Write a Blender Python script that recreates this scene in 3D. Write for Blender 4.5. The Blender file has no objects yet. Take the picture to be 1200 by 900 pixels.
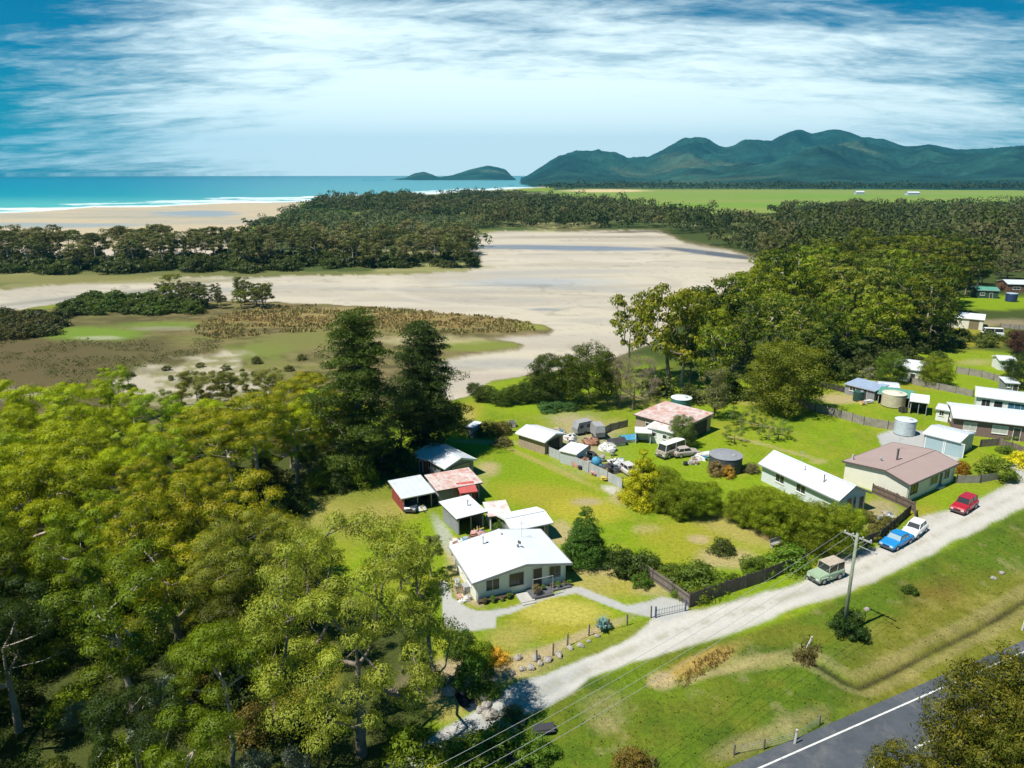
import bpy, math, random
import numpy as np

# ------------------------------------------------------------------ camera, world, sun, exposure
SC = bpy.context.scene
COL = SC.collection
F, H = 857.0, 40.0                       # focal length in photo pixels, camera height in metres
PT = math.atan(247 / F)                  # downward pitch
cam = bpy.data.cameras.new('camera'); cam_o = bpy.data.objects.new('camera', cam); COL.objects.link(cam_o)
cam.sensor_width = 36; cam.lens = 36 * F / 1200
cam.clip_start = 0.5; cam.clip_end = 40000
cam_o.location = (0, 0, H); cam_o.rotation_euler = (math.pi / 2 - PT, 0, 0)
SC.camera = cam_o
SC.view_settings.view_transform = 'Standard'; SC.view_settings.look = 'None'
SC.view_settings.gamma = 1; SC.view_settings.use_curve_mapping = False
SC.view_settings.exposure = 1.08
SUN_EL, SUN_AZ = math.radians(60), math.radians(-119)     # azimuth clockwise from +Y: sun on the left, a little beyond
sd = (math.sin(SUN_AZ) * math.cos(SUN_EL), math.cos(SUN_AZ) * math.cos(SUN_EL), math.sin(SUN_EL))
sun = bpy.data.lights.new('sun', 'SUN'); sun.energy = 3.35; sun.angle = math.radians(0.5); sun.color = (1, 0.95, 0.86)
sun_o = bpy.data.objects.new('sun', sun); COL.objects.link(sun_o)
sun_o.location = (-60, -30, 120)
from mathutils import Vector, Matrix
sun_o.rotation_euler = Vector(sd).to_track_quat('Z', 'Y').to_euler()

W = bpy.data.worlds.new('World'); SC.world = W; W.use_nodes = True
nt = W.node_tree; N = nt.nodes; Lk = nt.links; N.clear()
def nn(tree, t, **kw):
    n = tree.nodes.new(t)
    for k, v in kw.items(): setattr(n, k, v)
    return n
out = nn(nt, 'ShaderNodeOutputWorld'); bg = nn(nt, 'ShaderNodeBackground')
sky = nn(nt, 'ShaderNodeTexSky', sky_type='NISHITA'); sky.sun_disc = False
sky.sun_elevation = SUN_EL; sky.sun_rotation = SUN_AZ; sky.altitude = 0; sky.air_density = 1.0; sky.dust_density = 0.6; sky.ozone_density = 2.0
tc = nn(nt, 'ShaderNodeTexCoord'); sx = nn(nt, 'ShaderNodeSeparateXYZ'); Lk.new(tc.outputs['Generated'], sx.inputs[0])
def wm(op, a, b=None, c=None, clamp=False):
    n = nn(nt, 'ShaderNodeMath', operation=op); n.use_clamp = clamp
    for i, v in enumerate((a, b, c)):
        if v is None: continue
        if isinstance(v, (int, float)): n.inputs[i].default_value = v
        else: Lk.new(v, n.inputs[i])
    return n.outputs[0]
zc = wm('MAXIMUM', sx.outputs[2], 0.0)
den = wm('ADD', zc, 0.16)
cx = wm('DIVIDE', sx.outputs[0], den); cy = wm('DIVIDE', sx.outputs[1], den)
cv = nn(nt, 'ShaderNodeCombineXYZ'); Lk.new(wm('MULTIPLY', cx, 0.9), cv.inputs[0]); Lk.new(wm('MULTIPLY', cy, 2.0), cv.inputs[1]); cv.inputs[2].default_value = 5.7
def wnoise(scale, det, rough, dist=0.0):
    n = nn(nt, 'ShaderNodeTexNoise'); n.inputs['Scale'].default_value = scale; n.inputs['Detail'].default_value = det
    n.inputs['Roughness'].default_value = rough; n.inputs['Distortion'].default_value = dist; Lk.new(cv.outputs[0], n.inputs['Vector'])
    return n.outputs['Fac']
n1 = wnoise(0.55, 3, 0.5, 0.3); n2 = wnoise(2.6, 8, 0.62, 0.4); n3 = wnoise(9.0, 6, 0.6, 0.6)
# the veil of cloud is thickest low over the middle, open to the upper left and upper right
az = wm('DIVIDE', sx.outputs[0], wm('MAXIMUM', sx.outputs[1], 0.05))
cen = wm('ABSOLUTE', wm('SUBTRACT', az, 0.0))
gapL = wm('ADD', wm('MULTIPLY', wm('SMOOTH_MAX', wm('SUBTRACT', wm('MULTIPLY', az, -1.0), 0.22), 0.0, 0.1), 1.15), wm('MULTIPLY', wm('SMOOTH_MAX', wm('SUBTRACT', az, 0.36), 0.0, 0.1), 0.95))
gap = wm('MULTIPLY', gapL, wm('ADD', wm('MULTIPLY', zc, 0.5), 0.75))
topR = wm('MULTIPLY', wm('MULTIPLY', wm('SUBTRACT', zc, 0.15, clamp=True), 8.0), wm('ADD', az, 0.25, clamp=True))
s = wm('ADD', wm('MULTIPLY', n1, 0.8), wm('ADD', wm('MULTIPLY', n2, 0.72), wm('MULTIPLY', n3, 0.28)))
lowc = wm('MULTIPLY', wm('SUBTRACT', 1.0, wm('MULTIPLY', zc, 7.0), clamp=True), wm('SUBTRACT', 1.0, wm('MULTIPLY', cen, 1.9), clamp=True))
s = wm('ADD', s, wm('MULTIPLY', lowc, 0.5)); s = wm('ADD', s, 0.10)
s = wm('SUBTRACT', s, wm('MULTIPLY', wm('SUBTRACT', zc, 0.10, clamp=True), 1.5))
s = wm('SUBTRACT', wm('SUBTRACT', s, gap), topR)
mask = nn(nt, 'ShaderNodeMapRange', interpolation_type='SMOOTHSTEP'); Lk.new(s, mask.inputs[0])
mask.inputs[1].default_value = 0.50; mask.inputs[2].default_value = 1.08
tint = nn(nt, 'ShaderNodeMix', data_type='RGBA', blend_type='MULTIPLY'); tint.inputs[0].default_value = 1
Lk.new(sky.outputs[0], tint.inputs[6]); tint.inputs[7].default_value = (0.0, 0.34, 0.50, 1)
cm = nn(nt, 'ShaderNodeMix', data_type='RGBA'); Lk.new(mask.outputs[0], cm.inputs[0]); Lk.new(tint.outputs[2], cm.inputs[6])
cm.inputs[7].default_value = (8.2, 9.7, 9.9, 1)
Lk.new(cm.outputs[2], bg.inputs[0]); bg.inputs[1].default_value = 0.063
Lk.new(bg.outputs[0], out.inputs[0])

# ------------------------------------------------------------------ projection helpers (photo pixel -> point on the ground)
cP, sP = math.cos(PT), math.sin(PT)
def G(px, py, z=0.0):
    u = px - 600; v = -(py - 450)
    d = (u, F * cP + v * sP, -F * sP + v * cP)
    t = (z - H) / d[2]
    return (d[0] * t, d[1] * t)
def PX(x, y, z=0.0):
    dep = y * cP - (z - H) * sP; up = y * sP + (z - H) * cP
    return 600 + F * x / dep, 450 - F * up / dep
def ZAT(x, y, py):
    k = (450 - py) / F
    return H + (k * y * cP - y * sP) / (cP + k * sP)

# ------------------------------------------------------------------ numpy noise
def _hash(ix, iy, seed):
    h = (ix.astype(np.int64) * 374761393 + iy.astype(np.int64) * 668265263 + seed * 1442695041) & 0xffffffff
    h = ((h ^ (h >> 13)) * 1274126177) & 0xffffffff
    return ((h ^ (h >> 16)) & 0xffffff) / float(0xffffff)
def vnoise(x, y, seed=0):
    ix = np.floor(x); iy = np.floor(y); fx = x - ix; fy = y - iy
    fx = fx * fx * (3 - 2 * fx); fy = fy * fy * (3 - 2 * fy)
    a = _hash(ix, iy, seed); b = _hash(ix + 1, iy, seed); c = _hash(ix, iy + 1, seed); d = _hash(ix + 1, iy + 1, seed)
    return (a + (b - a) * fx) * (1 - fy) + (c + (d - c) * fx) * fy
def fbm(x, y, seed=0, o=4, g=0.5):
    s = 0; a = 1; t = 0
    for i in range(o):
        s = s + a * vnoise(x * 2 ** i + i * 17.3, y * 2 ** i - i * 9.1, seed + i); t += a; a *= g
    return s / t
def sstep(a, b, x):
    t = np.clip((x - a) / (b - a), 0, 1); return t * t * (3 - 2 * t)
def poly_sd(X, Y, poly):
    """signed distance (positive inside) to a polygon"""
    P = np.array(poly, float); n = len(P); d2 = np.full(X.shape, 1e18); ins = np.zeros(X.shape, bool)
    for i in range(n):
        ax, ay = P[i]; bx, by = P[(i + 1) % n]; ex, ey = bx - ax, by - ay
        wx, wy = X - ax, Y - ay
        t = np.clip((wx * ex + wy * ey) / (ex * ex + ey * ey + 1e-12), 0, 1)
        d2 = np.minimum(d2, (wx - ex * t) ** 2 + (wy - ey * t) ** 2)
        c = ((ay <= Y) & (by > Y)) | ((by <= Y) & (ay > Y))
        xi = ax + (Y - ay) * ex / (ey if abs(ey) > 1e-9 else 1e-9)
        ins ^= c & (X < xi)
    d = np.sqrt(d2); return np.where(ins, d, -d)
def inpoly(x, y, poly):
    return poly_sd(np.array([x], float), np.array([y], float), poly)[0] > 0

# ------------------------------------------------------------------ materials
MATS = {}
def rgb(c): return (c[0], c[1], c[2], 1)
def new_mat(name):
    m = bpy.data.materials.new(name); m.use_nodes = True; m.node_tree.nodes.clear(); MATS[name] = m
    o = nn(m.node_tree, 'ShaderNodeOutputMaterial'); p = nn(m.node_tree, 'ShaderNodeBsdfPrincipled'); m.node_tree.links.new(p.outputs[0], o.inputs[0])
    return m, m.node_tree, p, o
def solid(name, col, rough=0.6, var=0.18, scale=1.5, metal=0.0, bump=0.0, bands=None, dirt=None, spec=None, fine=12.0):
    """painted / worn surface: base colour broken up by two noises, optional sheet bands along an axis, optional stain colour"""
    if name in MATS: return MATS[name]
    m, t, p, o = new_mat(name); L = t.links
    c = nn(t, 'ShaderNodeTexCoord')
    n = nn(t, 'ShaderNodeTexNoise'); n.inputs['Scale'].default_value = scale; n.inputs['Detail'].default_value = 5; n.inputs['Roughness'].default_value = 0.65; L.new(c.outputs['Object'], n.inputs['Vector'])
    n2 = nn(t, 'ShaderNodeTexNoise'); n2.inputs['Scale'].default_value = fine; n2.inputs['Detail'].default_value = 3; L.new(c.outputs['Object'], n2.inputs['Vector'])
    r = nn(t, 'ShaderNodeMapRange'); L.new(n.outputs['Fac'], r.inputs[0]); r.inputs[1].default_value = 0.3; r.inputs[2].default_value = 0.7
    r.inputs[3].default_value = 1 - var; r.inputs[4].default_value = 1 + var * 0.6
    r2 = nn(t, 'ShaderNodeMapRange'); L.new(n2.outputs['Fac'], r2.inputs[0]); r2.inputs[1].default_value = 0.3; r2.inputs[2].default_value = 0.7
    r2.inputs[3].default_value = 1 - var * 0.5; r2.inputs[4].default_value = 1 + var * 0.35
    mu = nn(t, 'ShaderNodeMath', operation='MULTIPLY'); L.new(r.outputs[0], mu.inputs[0]); L.new(r2.outputs[0], mu.inputs[1])
    last = mu.outputs[0]
    hgt = None
    if bands:
        ax, freq, amt = bands
        sp = nn(t, 'ShaderNodeSeparateXYZ'); L.new(c.outputs['Object'], sp.inputs[0])
        a = nn(t, 'ShaderNodeMath', operation='MULTIPLY'); L.new(sp.outputs[ax], a.inputs[0]); a.inputs[1].default_value = freq
        f = nn(t, 'ShaderNodeMath', operation='FRACT'); L.new(a.outputs[0], f.inputs[0])
        g = nn(t, 'ShaderNodeMapRange'); L.new(f.outputs[0], g.inputs[0]); g.inputs[1].default_value = 0.78; g.inputs[2].default_value = 0.98
        g.inputs[3].default_value = 1; g.inputs[4].default_value = 1 - amt
        h = nn(t, 'ShaderNodeMath', operation='MULTIPLY'); L.new(last, h.inputs[0]); L.new(g.outputs[0], h.inputs[1]); last = h.outputs[0]; hgt = g.outputs[0]
    mx = nn(t, 'ShaderNodeMix', data_type='RGBA', blend_type='MULTIPLY'); mx.inputs[0].default_value = 1; mx.inputs[6].default_value = rgb(col); L.new(last, mx.inputs[7])
    colo = mx.outputs[2]
    if dirt:
        dcol, lo, hi, dsc = dirt
        n3 = nn(t, 'ShaderNodeTexNoise'); n3.inputs['Scale'].default_value = dsc; n3.inputs['Detail'].default_value = 6; n3.inputs['Roughness'].default_value = 0.7; n3.inputs['Distortion'].default_value = 0.5
        L.new(c.outputs['Object'], n3.inputs['Vector'])
        r3 = nn(t, 'ShaderNodeMapRange'); L.new(n3.outputs['Fac'], r3.inputs[0]); r3.inputs[1].default_value = lo; r3.inputs[2].default_value = hi
        m3 = nn(t, 'ShaderNodeMix', data_type='RGBA'); L.new(r3.outputs[0], m3.inputs[0]); L.new(colo, m3.inputs[6]); m3.inputs[7].default_value = rgb(dcol); colo = m3.outputs[2]
    L.new(colo, p.inputs['Base Color']); p.inputs['Roughness'].default_value = rough; p.inputs['Metallic'].default_value = metal
    if spec is not None: p.inputs['Specular IOR Level'].default_value = spec
    if bump:
        b = nn(t, 'ShaderNodeBump'); b.inputs['Strength'].default_value = bump; b.inputs['Distance'].default_value = 0.05
        L.new(hgt if hgt is not None else n2.outputs['Fac'], b.inputs['Height']); L.new(b.outputs[0], p.inputs['Normal'])
    return m
def glass_mat():
    if 'window_glass' in MATS: return MATS['window_glass']
    m, t, p, o = new_mat('window_glass'); p.inputs['Base Color'].default_value = (0.035, 0.04, 0.04, 1); p.inputs['Roughness'].default_value = 0.12
    return m
def attr_ground(name, rough=0.9, bumpd=0.12, nscale=3.0, amt=0.35, fine=14.0, spec=0.2, wet=False, bstr=0.6):
    """land cover: colour attribute times fine noise"""
    m, t, p, o = new_mat(name); L = t.links
    a = nn(t, 'ShaderNodeAttribute', attribute_name='cover'); c = nn(t, 'ShaderNodeTexCoord')
    n = nn(t, 'ShaderNodeTexNoise'); n.inputs['Scale'].default_value = nscale; n.inputs['Detail'].default_value = 6; n.inputs['Roughness'].default_value = 0.7; L.new(c.outputs['Object'], n.inputs['Vector'])
    n2 = nn(t, 'ShaderNodeTexNoise'); n2.inputs['Scale'].default_value = fine; n2.inputs['Detail'].default_value = 3; L.new(c.outputs['Object'], n2.inputs['Vector'])
    ad = nn(t, 'ShaderNodeMath', operation='ADD'); L.new(n.outputs['Fac'], ad.inputs[0]); L.new(n2.outputs['Fac'], ad.inputs[1])
    r = nn(t, 'ShaderNodeMapRange'); L.new(ad.outputs[0], r.inputs[0]); r.inputs[1].default_value = 0.65; r.inputs[2].default_value = 1.35
    r.inputs[3].default_value = 1 - amt; r.inputs[4].default_value = 1 + amt
    mx = nn(t, 'ShaderNodeMix', data_type='RGBA', blend_type='MULTIPLY'); mx.inputs[0].default_value = 1; L.new(a.outputs['Color'], mx.inputs[6]); L.new(r.outputs[0], mx.inputs[7])
    L.new(mx.outputs[2], p.inputs['Base Color']); p.inputs['Roughness'].default_value = rough; p.inputs['Specular IOR Level'].default_value = spec
    if wet:
        rr = nn(t, 'ShaderNodeMapRange'); L.new(a.outputs['Alpha'], rr.inputs[0]); rr.inputs[3].default_value = 0.28; rr.inputs[4].default_value = rough; L.new(rr.outputs[0], p.inputs['Roughness'])
        p.inputs['Specular IOR Level'].default_value = 0.4
    b = nn(t, 'ShaderNodeBump'); b.inputs['Strength'].default_value = bstr; b.inputs['Distance'].default_value = bumpd; L.new(ad.outputs[0], b.inputs['Height']); L.new(b.outputs[0], p.inputs['Normal'])
    return m
def leaf_mat(name, trans=0.35, tip=None, gloss=0.25):
    """foliage: object colour, varied per leaf (attribute tone.r), outer new growth (tone.g) shifted to the tip colour"""
    m, t, p, o = new_mat(name); L = t.links
    oi = nn(t, 'ShaderNodeObjectInfo'); a = nn(t, 'ShaderNodeAttribute', attribute_name='tone'); s = nn(t, 'ShaderNodeSeparateColor'); L.new(a.outputs['Color'], s.inputs[0])
    r = nn(t, 'ShaderNodeMapRange'); L.new(s.outputs[0], r.inputs[0]); r.inputs[3].default_value = 0.9; r.inputs[4].default_value = 1.7
    mx = nn(t, 'ShaderNodeMix', data_type='RGBA', blend_type='MULTIPLY'); mx.inputs[0].default_value = 1; L.new(oi.outputs['Color'], mx.inputs[6]); L.new(r.outputs[0], mx.inputs[7])
    colo = mx.outputs[2]
    if tip:
        hs = nn(t, 'ShaderNodeMix', data_type='RGBA'); L.new(colo, hs.inputs[6]); hs.inputs[7].default_value = rgb(tip)
        g = nn(t, 'ShaderNodeMath', operation='MULTIPLY'); L.new(s.outputs[1], g.inputs[0]); L.new(oi.outputs['Alpha'], g.inputs[1]); L.new(g.outputs[0], hs.inputs[0]); colo = hs.outputs[2]
    L.new(colo, p.inputs['Base Color']); p.inputs['Roughness'].default_value = 0.55; p.inputs['Specular IOR Level'].default_value = gloss
    tr = nn(t, 'ShaderNodeBsdfTranslucent'); tw = nn(t, 'ShaderNodeMix', data_type='RGBA', blend_type='MULTIPLY'); tw.inputs[0].default_value = 1
    L.new(colo, tw.inputs[6]); tw.inputs[7].default_value = (1.5, 1.35, 0.5, 1); L.new(tw.outputs[2], tr.inputs[0])
    ms = nn(t, 'ShaderNodeMixShader'); ms.inputs[0].default_value = trans; L.new(p.outputs[0], ms.inputs[1]); L.new(tr.outputs[0], ms.inputs[2]); L.new(ms.outputs[0], o.inputs[0])
    return m

# ------------------------------------------------------------------ mesh helpers
class MB:
    def __init__(s): s.v = []; s.f = []
    def quad(s, *p):
        i = len(s.v); s.v += [tuple(q) for q in p]; s.f.append(tuple(range(i, i + len(p))))
    def box(s, cx, cy, cz, sx, sy, sz, rz=0.0, taper=1.0):
        i = len(s.v); c, n = math.cos(rz), math.sin(rz)
        for z, k in ((-.5, 1), (.5, taper)):
            for x, y in ((-.5, -.5), (.5, -.5), (.5, .5), (-.5, .5)):
                X, Y = x * sx * k, y * sy * k
                s.v.append((cx + X * c - Y * n, cy + X * n + Y * c, cz + z * sz))
        s.f += [(i, i + 3, i + 2, i + 1), (i + 4, i + 5, i + 6, i + 7), (i, i + 1, i + 5, i + 4), (i + 1, i + 2, i + 6, i + 5), (i + 2, i + 3, i + 7, i + 6), (i + 3, i, i + 4, i + 7)]
        return s
    def slab(s, pts, th):
        """planar polygon (counter-clockwise from above) given thickness downwards"""
        i = len(s.v); n = len(pts)
        s.v += [tuple(p) for p in pts] + [(p[0], p[1], p[2] - th) for p in pts]
        s.f.append(tuple(range(i, i + n))); s.f.append(tuple(range(i + 2 * n - 1, i + n - 1, -1)))
        for k in range(n): s.f.append((i + k, i + n + k, i + n + (k + 1) % n, i + (k + 1) % n))
        return s
    def prism(s, prof, ax, a0, a1):
        """profile polygon extruded along x (prof in y,z) or y (prof in x,z)"""
        i = len(s.v); n = len(prof)
        for a in (a0, a1):
            for (q, z) in prof: s.v.append((a, q, z) if ax == 'x' else (q, a, z))
        s.f.append(tuple(range(i, i + n))); s.f.append(tuple(range(i + 2 * n - 1, i + n - 1, -1)))
        for k in range(n): s.f.append((i + k, i + (k + 1) % n, i + n + (k + 1) % n, i + n + k))
        return s
    def tube(s, p0, p1, r0, r1=None, n=8, cap=True):
        r1 = r0 if r1 is None else r1
        a = Vector(p0); b = Vector(p1); d = (b - a)
        if d.length < 1e-6: return s
        d.normalize(); u = d.orthogonal().normalized(); w = d.cross(u); i = len(s.v)
        for c, r in ((a, r0), (b, r1)):
            for k in range(n):
                t = 2 * math.pi * k / n; q = c + u * (r * math.cos(t)) + w * (r * math.sin(t)); s.v.append(tuple(q))
        for k in range(n): s.f.append((i + k, i + (k + 1) % n, i + n + (k + 1) % n, i + n + k))
        if cap: s.f.append(tuple(range(i + n - 1, i - 1, -1))); s.f.append(tuple(range(i + n, i + 2 * n)))
        return s
    def lathe(s, prof, cx=0, cy=0, cz=0, n=24):
        i = len(s.v); m = len(prof)
        for r, z in prof:
            for k in range(n):
                t = 2 * math.pi * k / n; s.v.append((cx + r * math.cos(t), cy + r * math.sin(t), cz + z))
        for j in range(m - 1):
            for k in range(n): s.f.append((i + j * n + k, i + j * n + (k + 1) % n, i + (j + 1) * n + (k + 1) % n, i + (j + 1) * n + k))
        s.f.append(tuple(range(i + n - 1, i - 1, -1))); s.f.append(tuple(range(i + (m - 1) * n, i + m * n)))
        return s
    def blob(s, cx, cy, cz, rx, ry, rz, seed=0, n=10, m=6, amt=0.3):
        rr = random.Random(seed); i = len(s.v); ph = [rr.random() * 6.28 for _ in range(6)]
        for j in range(m + 1):
            v = math.pi * j / m
            for k in range(n):
                t = 2 * math.pi * k / n
                q = 1 + amt * (math.sin(3 * t + ph[0] + v * 2) * .4 + math.sin(5 * t + ph[1]) * .3 * math.sin(v * 3 + ph[2]) + rr.uniform(-.4, .4))
                s.v.append((cx + rx * q * math.sin(v) * math.cos(t), cy + ry * q * math.sin(v) * math.sin(t), cz + rz * q * math.cos(v)))
        for j in range(m):
            for k in range(n): s.f.append((i + j * n + k, i + (j + 1) * n + k, i + (j + 1) * n + (k + 1) % n, i + j * n + (k + 1) % n))
        return s
    def mesh(s, name, mat, smooth=False):
        me = bpy.data.meshes.new(name); me.from_pydata(s.v, [], s.f); me.update()
        if mat: me.materials.append(mat)
        if smooth:
            for p in me.polygons: p.use_smooth = True
        return me
    def build(s, name, mat, parent=None, loc=(0, 0, 0), rz=0, smooth=False):
        o = bpy.data.objects.new(name, s.mesh(name, mat, smooth)); COL.objects.link(o); o.location = loc; o.rotation_euler = (0, 0, rz)
        if parent: o.parent = parent
        return o
def fast_mesh(name, V, Q, mat, attr=None, attr_name='tone', smooth=False):
    me = bpy.data.meshes.new(name); k = Q.shape[1]; V = np.asarray(V, np.float32); Q = np.asarray(Q, np.int32)
    me.vertices.add(len(V)); me.vertices.foreach_set('co', V.ravel())
    me.loops.add(Q.size); me.loops.foreach_set('vertex_index', Q.ravel())
    me.polygons.add(len(Q)); me.polygons.foreach_set('loop_start', np.arange(0, Q.size, k, dtype=np.int32)); me.polygons.foreach_set('loop_total', np.full(len(Q), k, np.int32))
    if smooth: me.polygons.foreach_set('use_smooth', np.ones(len(Q), bool))
    if attr is not None:
        a = me.color_attributes.new(attr_name, 'FLOAT_COLOR', 'POINT'); a.data.foreach_set('color', np.asarray(attr, np.float32).ravel())
    me.update(calc_edges=True)
    if mat: me.materials.append(mat)
    return me
def link(name, me, parent=None, loc=(0, 0, 0), rz=0, sc=None):
    o = bpy.data.objects.new(name, me); COL.objects.link(o); o.location = loc; o.rotation_euler = (0, 0, rz)
    if sc: o.scale = sc
    if parent: o.parent = parent
    return o
def tag(o, label=None, cat=None, group=None, kind=None):
    if label: o['label'] = label
    if cat: o['category'] = cat
    if group: o['group'] = group
    if kind: o['kind'] = kind
    return o
def empty(name, loc, rz=0.0, label=None, cat=None, group=None):
    o = bpy.data.objects.new(name, None); COL.objects.link(o); o.location = loc; o.rotation_euler = (0, 0, rz); o.empty_display_size = 0.3
    return tag(o, label, cat, group)

# ------------------------------------------------------------------ the land: one height and colour field, cut into its zones
SEA = [(-900, 262), (-300, 253), (0, 249), (60, 246), (110, 242), (170, 242), (250, 238), (330, 236.5), (390, 234), (450, 230), (520, 226), (580, 222), (625, 219.3), (645, 217.2), (640, 214.5), (600, 212.5), (500, 212.0), (420, 212.0), (300, 212.0), (-900, 212.0)]
BEACH = [(-900, 340), (-100, 322), (0, 316), (120, 310), (230, 306), (268, 290), (285, 268), (330, 256), (352, 246), (352, 238), (420, 234), (500, 229), (570, 223.5), (640, 219.5), (650, 217), (500, 213), (-900, 210)]
FLAT = [(-900, 400), (-300, 385), (0, 366), (60, 356), (120, 351), (180, 350), (240, 352), (310, 353), (420, 357), (520, 366), (600, 373), (636, 379), (648, 385), (640, 391), (600, 394), (570, 397), (600, 399), (613, 403), (607, 408), (570, 413), (530, 418), (500, 428), (505, 455), (528, 468), (548, 464), (575, 446), (640, 436), (700, 424), (722, 418), (760, 402), (800, 372), (850, 338), (884, 312), (888, 303), (850, 292), (800, 284), (786, 276), (770, 270), (640, 270), (548, 272), (546, 285), (556, 300), (565, 310), (545, 318), (400, 322), (200, 324), (100, 329), (0, 338), (-300, 347), (-900, 352)]
SANDBAR = [(120, 452), (180, 432), (262, 413), (300, 417), (262, 432), (300, 440), (330, 452), (300, 480), (200, 478), (150, 470)]
PAST = [(636, 224), (680, 221.5), (900, 222), (1700, 223.5), (1700, 248), (1000, 248), (860, 250), (830, 252), (740, 250), (690, 238)]
ROADP = [(430, 915), (470, 888), (510, 862), (556, 836), (585, 815), (612, 797), (655, 782), (700, 766), (745, 744), (765, 722), (800, 716), (850, 707), (900, 694), (938, 683), (962, 668), (972, 650), (1000, 644), (1040, 640), (1075, 610), (1130, 592), (1183, 566), (1180, 556), (1215, 548), (1400, 492), (1600, 430), (1620, 450), (1400, 528), (1200, 593), (1133, 627), (1083, 653), (1033, 677), (987, 697), (933, 713), (867, 740), (800, 758), (740, 778), (690, 796), (660, 818), (615, 838), (580, 850), (556, 861), (520, 880), (478, 910), (460, 930)]
DRIVE = [(516, 682), (524, 680), (530, 700), (548, 712), (560, 716), (590, 714), (625, 704), (668, 688), (680, 687), (735, 710), (760, 705), (775, 699), (806, 704), (808, 718), (780, 728), (757, 722), (735, 718), (675, 695), (640, 702), (600, 718), (582, 722), (580, 736), (545, 740), (522, 736), (518, 710)]
APRON = [(1028, 510), (1050, 502), (1085, 506), (1128, 532), (1120, 545), (1060, 535), (1034, 525)]
CONC2 = [(1175, 545), (1200, 540), (1260, 528), (1260, 555), (1195, 560)]
DITCH = [(1420, 585), (1260, 668), (1200, 703), (1150, 733), (1100, 758), (1040, 788), (1008, 803), (990, 797), (962, 778), (938, 766)]
POOL1 = [(531, 806), (544, 804), (556, 813), (562, 826), (550, 831), (540, 824)]
POOL2 = [(588, 860), (598, 858), (604, 874), (622, 892), (640, 905), (650, 930), (612, 930), (600, 900), (594, 880)]
HILLFOOT = 1900.0

# highway geometry in world space
hA = np.array(G(900, 896)); hB = np.array(G(1200, 764)); hd = (hB - hA) / np.linalg.norm(hB - hA); hn = np.array([hd[1], -hd[0]])   # hn points to the camera side
hC = np.array(G(1082, 872)); h_half = float((hC - hA) @ hn)          # edge line to centre line
def hwy_off(X, Y): return (X - hA[0]) * hn[0] + (Y - hA[1]) * hn[1]

rows = np.concatenate([np.arange(64, 12, -.14), np.arange(12, 3, -.075), np.arange(3, 1, -.03), np.arange(1, .185, -.02)])
azs = np.radians(np.arange(-51, 51.01, .17))
R = H / np.tan(np.radians(rows))
RR, AA = np.meshgrid(R, azs, indexing='ij')
gx = (RR * np.sin(AA)).ravel(); gy = (RR * np.cos(AA)).ravel()
def line_d(qx, qy, pts):
    d = np.full(qx.shape, 1e9)
    for (ax, ay), (bx, by) in zip(pts[:-1], pts[1:]):
        ex, ey = bx - ax, by - ay; t = np.clip(((qx - ax) * ex + (qy - ay) * ey) / (ex * ex + ey * ey), 0, 1)
        d = np.minimum(d, np.hypot(qx - ax - t * ex, qy - ay - t * ey))
    return d
ditchW = [G(*p) for p in DITCH]
C = dict(lawn=(.170, .250, .004), lawn2=(.110, .175, .005), yell=(.26, .24, .022), dry=(.31, .26, .075), tan=(.37, .285, .155), dirt=(.32, .25, .16), olive=(.15, .17, .02),
         verge=(.078, .128, .006), vdark=(.042, .078, .004), vyel=(.145, .14, .014), gravel=(.44, .42, .375), gsmooth=(.31, .32, .305), conc=(.36, .36, .34), orange=(.36, .24, .07),
         scrub=(.045, .065, .012), forest=(.045, .055, .012), marsh=(.16, .13, .05), marshd=(.085, .075, .025), mgreen=(.13, .20, .02), molive=(.15, .15, .04),
         sand=(.44, .39, .30), sandw=(.345, .305, .24), wet=(.20, .215, .22), beach=(.42, .345, .23), beachw=(.33, .30, .24), past=(.14, .235, .025), pastd=(.20, .23, .05))
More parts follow.
